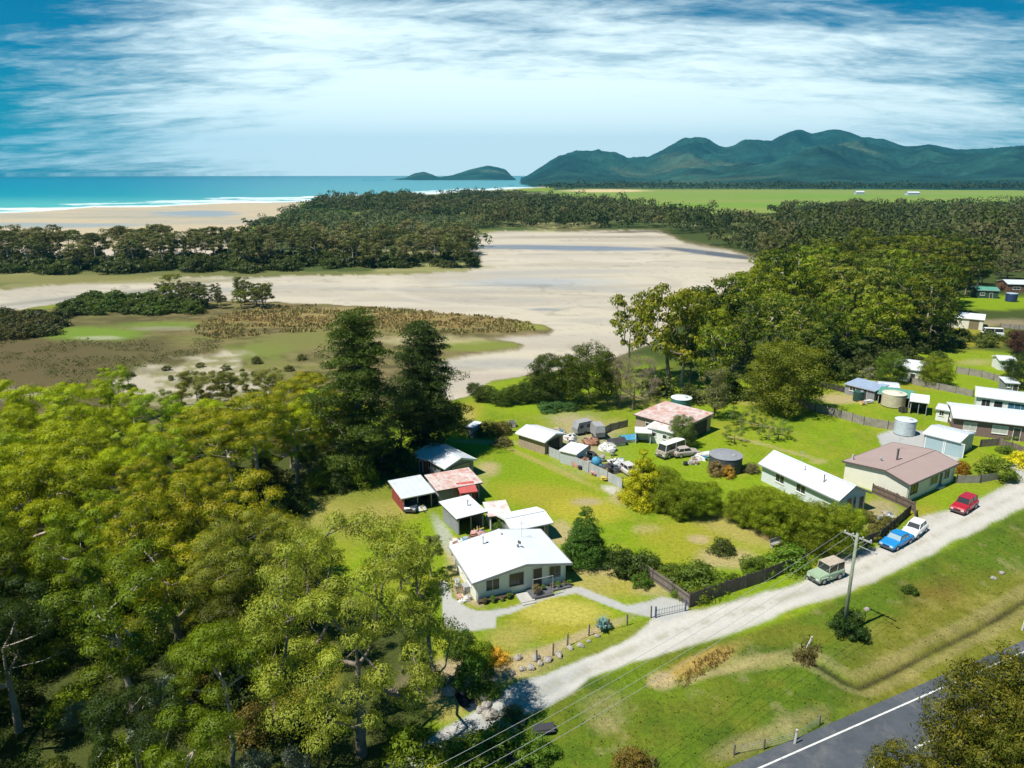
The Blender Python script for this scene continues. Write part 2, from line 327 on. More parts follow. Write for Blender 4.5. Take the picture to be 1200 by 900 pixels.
def field(x, y):
    """height, colour (rgba; alpha = dryness) and zone of the land at x, y"""
    qx, qy = PX(x, y)
    far = sstep(300, 1200, np.hypot(x, y))
    e1 = fbm(x / 3.1, y / 3.1, 5) - .5; e2 = fbm(x / 22, y / 22, 9) - .5; e3 = fbm(x / .8, y / .8, 31, 3) - .5; e4 = fbm(x / 8, y / 8, 77) - .5
    col = np.empty((len(x), 4)); col[:, 3] = 1
    col[:, :3] = C['lawn']; zone = np.zeros(len(x), np.int8); z = np.zeros(len(x))
    def mix(m, c): 
        m = np.clip(m, 0, 1)[:, None]; col[:, :3] = col[:, :3] * (1 - m) + np.array(C[c] if isinstance(c, str) else c) * m
    def patch(cx, cy, rx, ry, c, a=1.0, soft=.5, n=1.0, ang=0.0):
        ux, uy = qx - cx, qy - cy
        if ang:
            k, s_ = math.cos(ang), math.sin(ang); ux, uy = ux * k + uy * s_, -ux * s_ + uy * k
        d = np.sqrt((ux / rx) ** 2 + (uy / ry) ** 2) + n * (e1 * .9 + e4 * .7)
        mix(a * (1 - sstep(1 - soft, 1 + soft, d)), c)
    def mask(poly, w, amp, nz=None):
        P = np.array(poly); sel = (qx > P[:, 0].min() - 40) & (qx < P[:, 0].max() + 40) & (qy > P[:, 1].min() - 25) & (qy < P[:, 1].max() + 25)
        d = np.full(len(x), -99.0); d[sel] = poly_sd(qx[sel], qy[sel], poly) + (nz if nz is not None else e1)[sel] * amp
        return d, sstep(-w, w, d)
    # grass tone of the open yards
    mix(sstep(.42, .62, fbm(x / 9, y / 9, 41)) * .55, 'lawn2'); mix(sstep(.5, .72, fbm(x / 6, y / 6, 43)) * .4, 'yell')
    mix(sstep(.50, .75, fbm(x / 2.0, y / 2.0, 44)) * .35, 'yell'); mix(sstep(.52, .8, fbm(x / .7, y / .7, 46, 3)) * .22, 'dry'); mix(sstep(.5, .75, fbm(x / 1.1, y / 1.1, 48, 3)) * .3, 'lawn2')
    mow = np.sin((x * .55 + y * .83) * 2 * math.pi / 1.7 + e2 * 5); mix(sstep(.2, .9, mow) * .16, 'lawn2')
    # mid / far cover
    mix(sstep(150, 165, y + e2 * 60) * (qx > 650), 'scrub'); mix(sstep(700, 760, x * .6 + y) * 0, 'scrub')
    d, m = mask([(-900, 420), (0, 366), (300, 350), (620, 372), (660, 386), (615, 410), (520, 420), (500, 480), (400, 470), (150, 500), (-900, 700)], 4, 10)
    mm = fbm(x / 12, y / 5, 61); mix(m, 'marsh'); mix(m * sstep(.4, .62, mm), 'marshd'); mix(m * sstep(.52, .68, fbm(x / 26, y / 9, 66)), 'molive'); mix(m * sstep(.48, .66, fbm(x / 3.5, y / 1.8, 67)) * .6, (.06, .05, .018)); mix(m * sstep(.56, .72, fbm(x / 5, y / 2, 68)) * .5, (.24, .19, .09))
    patch(70, 420, 150, 45, 'marshd', .9); patch(10, 440, 120, 50, (.10, .075, .03), .8); patch(430, 376, 170, 10, (.24, .17, .06), .8, .3, .5)
    patch(108, 391, 62, 8, 'mgreen', 1, .4, .5); patch(190, 381, 50, 4, 'mgreen', .7, .5, .5); patch(420, 365, 120, 5, (.28, .22, .09), .7)
    patch(350, 400, 95, 11, 'molive', 1, .35, .5, -.18); patch(300, 412, 40, 10, 'mgreen', .35); patch(565, 405, 50, 7, (.16, .19, .03), .9, .3, .3); patch(625, 382, 24, 5, (.2, .22, .04), .9, .3, .3)
    patch(500, 398, 60, 5, (.42, .36, .2), .6)
    marsh = m > .5
    d, m = mask(SANDBAR, 3, 22, e4); mix(m * .8, 'sand'); mix(m * sstep(.42, .6, fbm(x / 4, y / 2.5, 13)) * .8, 'molive')
    patch(115, 396, 28, 2.2, (.4, .37, .28), .5, .4, .6); patch(190, 385, 40, 2.5, (.28, .26, .17), .5, .4, .8)
    patch(10, 462, 60, 8, 'sandw', .8, .4, .6)
    # forest floor lower left
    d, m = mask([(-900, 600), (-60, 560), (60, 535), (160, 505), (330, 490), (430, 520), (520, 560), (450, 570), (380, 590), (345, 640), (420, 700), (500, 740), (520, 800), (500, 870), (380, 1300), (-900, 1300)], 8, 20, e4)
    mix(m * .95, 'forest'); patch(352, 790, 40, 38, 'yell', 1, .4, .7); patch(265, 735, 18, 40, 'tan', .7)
    # mown fields
    patch(600, 560, 60, 36, 'lawn', .8); patch(590, 545, 40, 20, (.15, .225, .006), .8); patch(650, 585, 75, 14, 'yell', .9, .5, .6, .15); patch(690, 600, 40, 16, (.34, .30, .03), .6)
    patch(688, 588, 17, 4, 'dirt', .75, .5, .5); patch(758, 620, 16, 5, 'tan', .6, .5, .6); patch(815, 635, 60, 26, 'yell', .7); patch(862, 620, 52, 14, 'dry', .8, .5, .6, .35)
    patch(818, 632, 14, 5, 'tan', .8); patch(850, 655, 36, 12, 'tan', .65, .5, .8); patch(905, 625, 34, 10, (.27, .19, .09), .8, .4, .6, .4)
    patch(572, 548, 14, 8, 'tan', .8); patch(560, 570, 12, 14, 'tan', .35); patch(656, 624, 14, 12, 'tan', .75); patch(640, 640, 9, 8, (.55, .36, .22), .5)
    patch(572, 518, 40, 2.6, 'tan', .75, .4, .3, .03); patch(552, 482, 14, 10, 'yell', .9); patch(546, 490, 10, 14, 'dry', .7); patch(640, 545, 62, 3, 'dry', .7, .4, .3, .42)
    patch(722, 576, 16, 5, 'gravel', .9, .4, .5, .3); patch(735, 585, 22, 8, 'tan', .8)
    patch(420, 595, 90, 34, 'olive', .6); patch(400, 605, 50, 20, 'dry', .55, .6, 1.2); patch(455, 580, 55, 24, 'olive', .6); patch(490, 620, 34, 14, 'lawn', .7); patch(455, 600, 34, 13, 'dry', .5); patch(460, 548, 30, 8, 'dry', .6)
    patch(528, 640, 8, 40, 'conc', .7, .4, .4, -.5); patch(535, 660, 12, 25, 'tan', .6)
    # cottage garden
    patch(715, 680, 48, 24, 'dry', .85); patch(700, 665, 26, 12, 'tan', .75); patch(735, 690, 30, 8, 'yell', .6); patch(765, 690, 22, 10, 'tan', .5)
    patch(650, 725, 60, 26, 'yell', .9); patch(660, 716, 48, 12, (.38, .34, .07), .8); patch(600, 745, 30, 16, 'dry', .6)
    patch(610, 780, 55, 14, 'tan', .85, .4, .7, -.35); patch(675, 748, 60, 5, 'tan', .8, .5, .6, -.38); patch(590, 760, 20, 20, 'orange', .12); patch(535, 790, 25, 20, 'dirt', .85); patch(525, 830, 22, 18, 'dry', .8); patch(548, 700, 22, 6, 'dirt', .8, .4, .4, .5)
    patch(720, 752, 95, 11, 'olive', .7, .4, .5, -.35)
    patch(535, 800, 55, 25, 'dirt', .5)
    # neighbour's yard
    patch(685, 520, 48, 26, (.30, .26, .17), .75, .5, 1.2, .4); patch(690, 500, 40, 10, 'tan', .5); patch(740, 535, 36, 16, 'lawn', .9); patch(620, 472, 40, 14, 'lawn', .6)
    patch(790, 468, 60, 8, 'olive', .6); patch(740, 470, 30, 6, 'dry', .5); patch(880, 468, 30, 6, 'dry', .5); patch(930, 545, 30, 16, 'lawn', .8)
    for (ax, ay, rx, ry, an) in ((880, 517, 26, 1.4, .22), (935, 532, 30, 1.5, .25), (960, 541, 10, 2.2, 0), (900, 500, 30, 1.2, .2)): patch(ax, ay, rx, ry, 'tan', .6, .5, .3, an)
    patch(975, 432, 40, 10, 'dry', .8); patch(985, 467, 26, 6, 'tan', .85); patch(1060, 455, 60, 6, 'yell', .6); patch(1150, 455, 50, 8, 'lawn', .7); patch(1145, 425, 26, 3.5, 'tan', .7)
    patch(1165, 355, 60, 9, 'lawn', .95, .3, .5); patch(1140, 395, 45, 14, 'yell', .8); patch(1165, 378, 50, 4, 'dirt', .6); patch(1150, 438, 60, 14, 'lawn', .7); patch(1110, 470, 60, 12, 'lawn', .7)
    patch(1130, 590, 50, 16, 'lawn', .7); patch(1080, 600, 22, 10, 'yell', .8); patch(1030, 600, 24, 16, 'dirt', .7)
    # verges between the gravel road and the highway
    d, m = mask([(560, 905), (600, 850), (680, 800), (800, 760), (900, 735), (1000, 695), (1100, 648), (1200, 597), (1700, 400), (1700, 640), (1200, 750), (900, 890), (800, 1000), (500, 1300)], 5, 8)
    mix(m, 'verge'); mix(m * sstep(.45, .7, fbm(x / 2.6, y / 2.6, 21)) * .6, 'vdark'); mix(m * sstep(.5, .74, fbm(x / 4.2, y / 4.2, 23)) * .4, 'vyel')
    mix(m * sstep(.56, .74, fbm(x / 1.1, y / 1.1, 27)) * .3, 'vyel')
    mix(m * sstep(.62, .8, fbm(x / 1.6, y / 1.6, 29)) * .25, 'tan')
    verge = m
    patch(710, 832, 26, 26, 'tan', .25, .6, 1.4); patch(700, 800, 24, 8, 'vdark', .7); patch(770, 800, 60, 20, 'lawn2', .5); patch(820, 776, 46, 10, 'orange', .8, .5, .8, -.42); patch(776, 797, 14, 9, 'tan', .8); patch(850, 785, 60, 4, 'tan', .55, .5, .6, -.3)
    patch(900, 775, 60, 8, (.30, .26, .10), .65, .6, .7, -.1); patch(930, 745, 50, 10, 'vyel', .5); patch(1100, 700, 36, 24, (.16, .10, .02), .65, .7, 1.0); patch(1080, 745, 60, 22, 'vdark', .6); patch(1020, 770, 44, 18, 'vdark', .6)
    patch(900, 860, 60, 10, 'tan', .4, .7, 1.2, -.4)
    dd = line_d(x, y, ditchW); side = hwy_off(x, y)
    strip = sstep(-9.5, -7.5, side + e1 * 1.5) * (1 - sstep(-1.0, -.3, side)) * sstep(960, 1060, qx)
    mix(strip * .75, 'vyel'); mix(strip * sstep(.45, .65, fbm(x / 1.5, y / 1.5, 91)) * .3, 'dry')
    mix((1 - sstep(.35, .75, np.abs(dd - .95) + e1 * .5)) * (qx > 930) * .25 * (side > -12), 'tan')
    mix((1 - sstep(.10, .40, dd + e1 * .35)) * .9, (.04, .035, .015)); z -= .40 * (1 - sstep(.05, 1.0, dd + e1 * .4))
    # gravel road, drive, slabs
    d, m = mask(ROADP, 2.2, 9); rd = m.copy(); mix(m, 'gravel'); gs = np.clip(1 - sstep(650, 705, qx + e1 * 30), 0, 1); mix(m * gs, 'gsmooth')
    mix(m * sstep(.5, .75, fbm(x / 1.4, y / 1.4, 71)) * .3, (.52,.50,.45)); mix(m * sstep(.45, .7, fbm(x / 5, y / 5, 73)) * .35, (.33,.31,.28)); mix(m * sstep(.62, .7, fbm(x / .5, y / .5, 72, 2)) * .3, (.34, .32, .28))
    cl_ = [G(*p) for p in [(500, 885), (560, 848), (640, 808), (720, 770), (800, 737), (900, 708), (985, 678), (1050, 650), (1110, 620), (1200, 577), (1330, 525)]]; lc = line_d(x, y, cl_) + e1 * .5
    mix(m * (1 - sstep(.15, .5, np.abs(lc - .95))) * .35, (.52, .50, .46)); mix(m * (1 - sstep(.1, .45, lc)) * .5 * sstep(.4, .6, fbm(x / .9, y / .9, 75)), (.27, .25, .17)); mix(m * sstep(1.5, 2.4, lc) * .45 * sstep(.35, .6, fbm(x / 1.2, y / 1.2, 76)), (.30, .29, .22))
    zone[m > .5] = 1; z = np.where(m > .5, z * .2, z)
    d, m = mask(DRIVE, .9, 2.2); mix(m, 'conc'); mix(m * sstep(.5, .7, fbm(x / 1.3, y / 1.3, 74)) * .4, (.34, .33, .30)); zone[m > .5] = 2
    for q in (APRON, CONC2):
        d, m = mask(q, .8, 1); mix(m, 'conc'); mix(m * .4, (.33, .34, .34)); zone[m > .5] = 2
    # creek
    d1, m1 = mask(POOL1, 3, 2); d2, m2 = mask(POOL2, 4, 2); m = np.maximum(m1, m2); z -= m * 1.0; mix(m, (.05, .045, .03))
    # tidal flat
    d, m = mask(FLAT, 1.2, 7 , e2 * .6 + e1 * .4); r = np.hypot(x, y)
    mix(m, 'sand'); st = fbm(x / 60 + .5 * fbm(x / 90, y / 90, 3), y / 16, 81, 5); mix(m * sstep(.42, .62, st) * .8, 'sandw'); mix(m * sstep(.55, .68, fbm(x / 120, y / 14, 83, 5)) * .5, (.40, .36, .30))
    wet = np.zeros(len(x))
    def wp(cx, cy, rx, ry, c, a, soft=.5, n=.5, ang=0.0, w=.8):
        ux, uy = qx - cx, qy - cy; k, s_ = math.cos(ang), math.sin(ang); ux, uy = ux * k + uy * s_, -ux * s_ + uy * k
        dd_ = np.sqrt((ux / rx) ** 2 + (uy / ry) ** 2) + n * (e2 * 1.2 + (st - .5)); q = a * (1 - sstep(1 - soft, 1 + soft, dd_)) * m; mix(q, c); np.maximum(wet, q * w, out=wet)
    wp(660, 289.5, 120, 2.6, (.16, .18, .22), .95, .3, .3, .015, 1); wp(835, 296, 60, 2.6, (.10, .10, .12), .95, .3, .3, .12, 1); wp(560, 289, 50, 2, 'wet', .8, .4, .4, 0)
    wp(630, 329, 90, 5, (.36,.37,.36), .8, .7, .5, 0); wp(640, 318, 110, 3, 'wet', .3, .6, .6, -.02); wp(690, 337, 110, 3.2, 'wet', .35, .6, .5, .05); wp(480, 338, 130, 2.4, 'wet', .3, .6, .6, .02)
    wp(640, 361, 20, 1.8, 'wet', .7, .4, .4); wp(720, 374, 60, 3, 'wet', .3); wp(600, 424, 80, 5, 'wet', .45, .6, .6, .0); wp(590, 440, 60, 5, (.40, .33, .27), .6); wp(560, 350, 120, 3, 'wet', .25); wp(190, 342, 160, 3, 'wet', .4, .6, .6, -.05, .5); wp(60, 352, 90, 3, 'wet', .35, .6, .6, -.12)
    wp(600, 303, 60, 3, (.48,.42,.34), .6, .7, .5, 0, 0); wp(730, 303, 80, 3.5, (.48,.42,.34), .6, .7, .5, 0.05, 0)
    wp(700, 277, 120, 1.5, (.28, .24, .17), .6, .5, .6); wp(760, 270.5, 60, 1.2, (.12, .10, .07), .9, .4, .4, -.02)
    ring = np.abs(np.sqrt(((qx - 650) / 150) ** 2 + ((qy - 332) / 16) ** 2) + e2 * .25 - 1); mix(m * (1 - sstep(.0, .14, ring)) * .45 * (qy > 322), (.33, .30, .24))
    ring = np.abs(np.sqrt(((qx - 640) / 190) ** 2 + ((qy - 334) / 24) ** 2) + e2 * .3 - 1); mix(m * (1 - sstep(.0, .09, ring)) * .35 * (qy > 325), (.49,.44,.36))
    chan = np.abs(qy - (349 - (qx - 60) * .1 + 8 * e2)); mix(m * (1 - sstep(.6, 2.4, chan)) * (qx < 330) * .7, (.20, .19, .15))
    tf = m > .5; zone[tf] = 3; z -= m * .45 + m * e2 * .12; edge = np.exp(-((d + 1.2) / 1.8) ** 2) * (r < 900); mix(edge * .55, (.16, .12, .06)); col[:, 3] = np.where(tf, 1 - wet, 1)
    ch = np.abs(fbm(x / 95 + .6 * e2, y / 34, 111, 3) - .5); mix((zone == 3) * (1 - sstep(.004, .016, ch)) * .45, (.20, .185, .15)); ch = np.abs(fbm(x / 40, y / 18, 113, 3) - .47); mix((zone == 3) * (r < 420) * (1 - sstep(.003, .012, ch)) * .35, (.24, .22, .18))
    # dry outer headland grass, dune scrub
    d, m = mask([(-900, 352), (-100, 345), (0, 341), (100, 332), (200, 326), (400, 324), (560, 322), (565, 310), (550, 296), (545, 270), (800, 268), (860, 255), (900, 238), (640, 224), (560, 224), (420, 232), (352, 240), (350, 250), (330, 258), (285, 270), (268, 292), (230, 308), (0, 318), (-900, 325)], 1.0, 3, e2)
    mix(m * (zone != 3), (.055, .08, .018)); mix(m * (zone != 3) * sstep(.5, .65, fbm(x / 30, y / 30, 55)) * .7, (.30, .28, .12))
    patch(372, 253, 42, 8, (.09, .24, .02), .95, .3, .5); patch(60, 327, 190, 4.5, (.20, .185, .06), .9, .4, .4); mix((zone != 3) * (qx < 560) * (qy > 318) * (qy < 345) * (z > -.3) * .6, (.16, .155, .05)); patch(440, 252, 34, 4, (.30, .29, .10), .8); patch(500, 312, 70, 3, (.2, .2, .06), .7)
    # pasture
    d, m = mask(PAST, .7, 1.0, e2); mix(m, 'past'); mix(m * sstep(.45, .6, fbm(x / 400, y / 60, 88)) * .7, 'pastd'); mix(m * (1 - sstep(226, 229, qy)) * .5, 'pastd'); zone[m > .5] = 4
    patch(710, 223.5, 45, 1.7, (.55, .42, .22), .95, .4, .3); 
    # beach and sea
    d, m = mask(BEACH, .9, 3, e2); m = m * (zone != 3); mix(m, 'beach'); mix(m * sstep(.45, .6, fbm(x / 130, y / 45, 95, 5)) * .8, 'beachw'); mix(m * (1 - sstep(.25, 1, ((qx - 230) / 60) ** 2 + ((qy - 250) / 5) ** 2 + e2)) * .95, (.22, .27, .30)); mix(m * (1 - sstep(.3, 1.1, ((qx - 60) / 130) ** 2 + ((qy - 263) / 3.2) ** 2 + e2)) * .9, (.24, .28, .28)); mix(m * (1 - sstep(.3, 1.1, ((qx - 150) / 160) ** 2 + ((qy - 254) / 1.8) ** 2 + e2)) * .7, (.27, .27, .22))
    mix(m * sstep(285, 300, qy) * .8, (.45,.40,.36)); zone[m > .5] = 5
    d, m = mask(SEA, .5, 1.0, e2); dist = np.hypot(x, y); sea_far = dist > 3700; m = np.where(sea_far, 1.0, m)
    t = sstep(206, 214, qy)[:, None]; t2 = sstep(214, 228, qy)[:, None]; t3 = sstep(226, 240, qy)[:, None]
    s1 = np.array([.006, .13, .20]); s2 = np.array([.004, .20, .28]); s3 = np.array([.006, .24, .29]); s4 = np.array([.09, .40, .36])
    sc = s1 + (s2 - s1) * t; sc = sc + (s3 - sc) * t2; sc = sc + (s4 - sc) * t3
    rt = sstep(150, 560, qx)[:, None]; sc = sc * (1 - rt * .55) + np.array([.11, .34, .34]) * rt * .55
    foam = sstep(.50, .62, fbm(x / 160, y / 26, 99, 5) + .16 * np.exp(-(d / 2.2) ** 2) + .07 * np.exp(-((d - 4.5) / 1.2) ** 2) - .10 * sstep(5, 8, d)) * (d < 7) * (qy > 226 - 7 * sstep(420, 600, qx)); foam = np.maximum(foam, (1 - sstep(.4, 1.5, np.abs(d - .9) + e2)) * .9 * (qy > 226 - 7 * sstep(420, 600, qx)))[:, None]
    sc = sc * (1 - foam) + np.array([.8, .86, .84]) * foam
    mm = m[:, None]; col[:, :3] = col[:, :3] * (1 - mm) + sc * mm; zone[m > .5] = 6; z = np.where(zone == 6, -1.2, z); z = np.where(zone == 5, -.5, z)
    z = np.where(zone == 4, 0.0, z)
    # unevenness of rough grass, flat roads
    rough = (zone == 0) * (y < 400); z = z + rough * verge * (e1 * .35 + e3 * .12) + rough * (1 - verge) * e1 * .06
    hw = sstep(-1.5, -.9, side) * (1 - sstep(2 * h_half + .9, 2 * h_half + 1.5, side)); z = z * (1 - hw) - .05 * hw
    # the far shore under the hills drops away below them
    col[:, :3] = np.clip(col[:, :3], .002, .9)
    return z, col, zone, verge
gz, gcol, gzone, gverge = field(gx, gy)
nr, nc = RR.shape
idx = np.arange(nr * nc).reshape(nr, nc)
quads = np.stack([idx[:-1, :-1], idx[:-1, 1:], idx[1:, 1:], idx[1:, :-1]], -1).reshape(-1, 4)[:, ::-1]
qz = gzone[quads[:, 0]]
ZN = [('ground', attr_ground('grass_ground', .95, .10, 2.2, .45, 9)), ('gravel_road', attr_ground('gravel', .95, .04, 3, .16, 16)), ('concrete_path', attr_ground('concrete', .9, .02, 2, .12, 12)),
      ('tidal_flat', attr_ground('tidal_sand', .85, .03, .25, .07, 1.5, wet=True)), ('pasture', attr_ground('pasture_grass', .95, .3, .05, .15, .3)),
      ('beach', attr_ground('beach_sand', .9, .05, .1, .08, .6)), ('sea', attr_ground('sea_water', .35, .5, .03, .10, .12, spec=.35, bstr=.35))]
for k, (nm, mt) in enumerate(ZN):
    q = quads[qz == k]
    if not len(q): continue
    used, inv = np.unique(q, return_inverse=True)
    V = np.stack([gx[used], gy[used], gz[used]], 1)
    o = link(nm, fast_mesh(nm, V, inv.reshape(-1, 4), mt, gcol[used], 'cover', smooth=True)); tag(o, kind='structure')
# wide sheet below everything that carries the land out to the sides and behind
m = MB(); n = 48
for k in range(n):
    a0, a1 = 2 * math.pi * k / n, 2 * math.pi * (k + 1) / n
    for r0, r1 in ((0, 60), (60, 600), (600, 12300)):
        p = [(r0 * math.cos(a0), r0 * math.sin(a0), -1.6), (r1 * math.cos(a0), r1 * math.sin(a0), -1.6), (r1 * math.cos(a1), r1 * math.sin(a1), -1.6), (r0 * math.cos(a1), r0 * math.sin(a1), -1.6)]
        m.quad(*(p[:1] + p[1:3] if r0 == 0 else p))
tag(m.build('outer_ground', solid('outer_soil', (.07, .09, .02), .95)), kind='structure')
def gh(x, y):
    a = field(np.array([x, x + .01]), np.array([y, y + .01])); return float(a[0][0])

# creek water
wm_ = new_mat('creek_water'); wm_[2].inputs['Base Color'].default_value = (.02, .03, .045, 1); wm_[2].inputs['Roughness'].default_value = .08
for poly in (POOL1, POOL2):
    m = MB(); c = np.mean([G(*p) for p in poly], axis=0); pts = [G(*p) for p in poly]
    m.quad(*[(c[0] + (p[0] - c[0]) * 1.15, c[1] + (p[1] - c[1]) * 1.15, -.55) for p in pts][::-1]); tag(m.build('creek_water', MATS['creek_water']), kind='structure')

# highway: asphalt, worn wheel paths are in the shader, painted lines on top
asph = solid('asphalt', (.065, .075, .09), .85, .22, .6, bump=.2, fine=20, dirt=((.15, .15, .15), .5, .75, .25))
def strip(name, o0, o1, z, mat, s0=-60, s1=240, dash=None):
    m = MB()
    segs = [(s0, s1)] if not dash else [(s, s + dash[0]) for s in np.arange(s0 + dash[2], s1, dash[1])]
    for a, b in segs:
        k = max(1, int((b - a) / 30))
        for i in range(k):
            u, v = a + (b - a) * i / k, a + (b - a) * (i + 1) / k
            P = [hA + hd * u + hn * o1, hA + hd * v + hn * o1, hA + hd * v + hn * o0, hA + hd * u + hn * o0]; m.quad(*[(q[0], q[1], z) for q in P])
    return tag(m.build(name, mat), kind='structure')
strip('highway', -1.0, 2 * h_half + 1.0, .03, asph)
paint = solid('road_paint', (.66, .66, .63), .7, .2, 3, dirt=((.12, .13, .14), .56, .72, 4))
strip('edge_line', -.07, .07, .036, paint); strip('edge_line', 2 * h_half - .07, 2 * h_half + .07, .036, paint)
sdash = float((hC - hA) @ hd)
strip('centre_line', h_half - .09, h_half + .09, .036, paint, dash=(1.9, 6.0, (sdash - .9 + 60) % 6.0))

# ------------------------------------------------------------------ hills
RIDGE = [(560, 213), (600, 211), (608, 210.5), (630, 199), (655, 187), (675, 182.5), (700, 181.5), (720, 183), (735, 189), (760, 187), (785, 176), (800, 170), (815, 166.5), (828, 168), (842, 175), (852, 176), (880, 169.5), (905, 168), (920, 160), (932, 154.5), (940, 153.5), (952, 158), (968, 154), (978, 153), (992, 155), (1010, 162), (1035, 162), (1060, 171), (1075, 171), (1090, 169), (1120, 176), (1150, 177), (1200, 178), (1260, 180), (1330, 186), (1420, 193), (1600, 203), (1900, 212)]
HEAD = [(380, 213.5), (400, 212), (425, 210.5), (440, 211), (455, 210.5), (475, 208), (485, 203), (497, 200.5), (506, 204), (515, 207.5), (530, 205), (545, 200), (560, 196), (572, 193.5), (583, 195.5), (592, 198), (600, 206), (606, 211), (640, 213.5)]
def hill(name, prof, foot_px, r_crest, r_back, na, seed, namp):
    P = np.array(prof, float); az0 = np.arctan2(P[:, 0] - 600, F * cP + (450 - P[:, 1]) * sP)
    el = np.arctan2((450 - P[:, 1]) * cP - F * sP, np.hypot(P[:, 0] - 600, F * cP + (450 - P[:, 1]) * sP))
    A = np.linspace(az0[0], az0[-1], na); E = np.interp(A, az0, el)
    k = np.exp(-np.linspace(-2, 2, 9) ** 2); k /= k.sum(); E = np.convolve(np.pad(E, 4, 'edge'), k, 'valid')
    foot = H / math.tan(math.radians(foot_px)); S = np.concatenate([np.linspace(0, 1, 90), np.linspace(1.02, 1.6, 14)])
    AA_, SS = np.meshgrid(A, S, indexing='ij'); RRr = foot + (r_crest - foot) * SS
    X = RRr * np.sin(AA_); Y = RRr * np.cos(AA_)
    crest = (H + np.tan(E) * r_crest)[:, None]
    s_ = np.clip(SS, 0, 1); base = (.16 * s_ + .84 * s_ ** 2.1)
    rid = 1 - np.abs(2 * fbm(X / 900 + .3 * fbm(X / 500, Y / 500, seed), Y / 1500, seed + 1, 5) - 1) * 2.0
    rid2 = 1 - np.abs(2 * fbm(X / 330, Y / 420, seed + 5, 4) - 1) * 2
    env = np.sin(np.pi * np.clip(s_, 0, 1)) ** .8
    Z = crest * base * (1 + namp * (rid - .35) * env * 1.5 + namp * .5 * (rid2 - .4) * env) + env * 12 * (fbm(X / 60, Y / 60, seed + 9) - .5)
    Z = np.where(SS > 1, crest * (1 - (SS - 1) * 1.2), Z) + 3 * (vnoise(X / 45, Y / 45, 3) - .5) * (s_ > .05)
    n0, n1 = X.shape; id_ = np.arange(n0 * n1).reshape(n0, n1)
    q = np.stack([id_[:-1, :-1], id_[1:, :-1], id_[1:, 1:], id_[:-1, 1:]], -1).reshape(-1, 4)
    c = fbm(X / 140, Y / 140, seed + 12, 5).ravel()[:, None]; c2 = fbm(X / 700, Y / 500, seed + 14, 4).ravel()[:, None]
    colr = np.array([.004, .024, .024]) * (1 - c2) * 1.1 + np.array([.020, .060, .036]) * c2
    colr = colr * (.1 + 1.8 * c); bare = (sstep(.60, .72, c2[:, 0]) * (s_.ravel() < .75))[:, None]; colr = colr * (1 - bare * .5) + np.array([.09, .11, .06]) * bare * .5
    colr = np.concatenate([colr, np.ones((len(colr), 1))], 1)
    V = np.stack([X.ravel(), Y.ravel(), Z.ravel() - 2.5], 1)
    o = link(name, fast_mesh(name, V, q, MATS['hill_forest'], colr, 'cover', smooth=True)); return tag(o, kind='structure')
attr_ground('hill_forest', .95, 9, .012, .45, .045, bstr=1.0)
hill('hills', RIDGE, 1.15, 5600, 8000, 900, 11, .85)
hill('headland', HEAD, .50, 5600, 6500, 300, 31, .5)

# haze: one closed box round land, hills and camera
m = MB(); m.box(0, 0, 0, 25600, 25600, 1)
m.v = [(x, y, -3.0 if z < 0 else 620.0) for x, y, z in m.v]
hz = m.build('haze', None); tag(hz, kind='stuff')
hm = bpy.data.materials.new('haze_air'); hm.use_nodes = True; hm.node_tree.nodes.clear()
o_ = nn(hm.node_tree, 'ShaderNodeOutputMaterial'); v_ = nn(hm.node_tree, 'ShaderNodeVolumePrincipled')
v_.inputs['Color'].default_value = (.06, .64, 1.0, 1); v_.inputs['Density'].default_value = 6.2e-5; v_.inputs['Anisotropy'].default_value = 0.2
hm.node_tree.links.new(v_.outputs[0], o_.inputs['Volume']); hz.data.materials.append(hm)

# ------------------------------------------------------------------ trees: prototypes
bark_grey = solid('bark_grey', (.20, .16, .125), .9, .35, 1.2, bump=.4, fine=9)
bark_pale = solid('bark_pale', (.42, .36, .30), .85, .3, .8, bump=.3, dirt=((.2, .15, .11), .5, .7, 1.2))
bark_dark = solid('bark_dark', (.075, .058, .045), .9, .3, 1.5, bump=.4)
leaf_gum = leaf_mat('gum_leaves', .38, tip=(.50, .37, .015)); leaf_pine = leaf_mat('pine_needles', .2); leaf_shrub = leaf_mat('shrub_leaves', .34, tip=(.40, .36, .05))
leaf_silver = leaf_mat('silver_leaves', .25, gloss=.4)
def cards(rs, P, Nrm, L, Wd, jitter=.55):
    """quads at P facing roughly Nrm"""
    n = len(P); d = Nrm + rs.normal(0, jitter, (n, 3)); d /= np.linalg.norm(d, axis=1)[:, None] + 1e-9
    a = rs.normal(0, 1, (n, 3)); a[:, 2] -= .6; u = np.cross(d, a); u /= np.linalg.norm(u, axis=1)[:, None] + 1e-9; w = np.cross(d, u)
    l = (L * rs.uniform(.55, 1.35, n))[:, None] * .5; b = (Wd * rs.uniform(.6, 1.3, n))[:, None] * .5
    fold = d * l * .25
    V = np.stack([P - w * l - fold, P + u * b, P + w * l - fold, P - u * b], 1)
    return V.reshape(-1, 3)
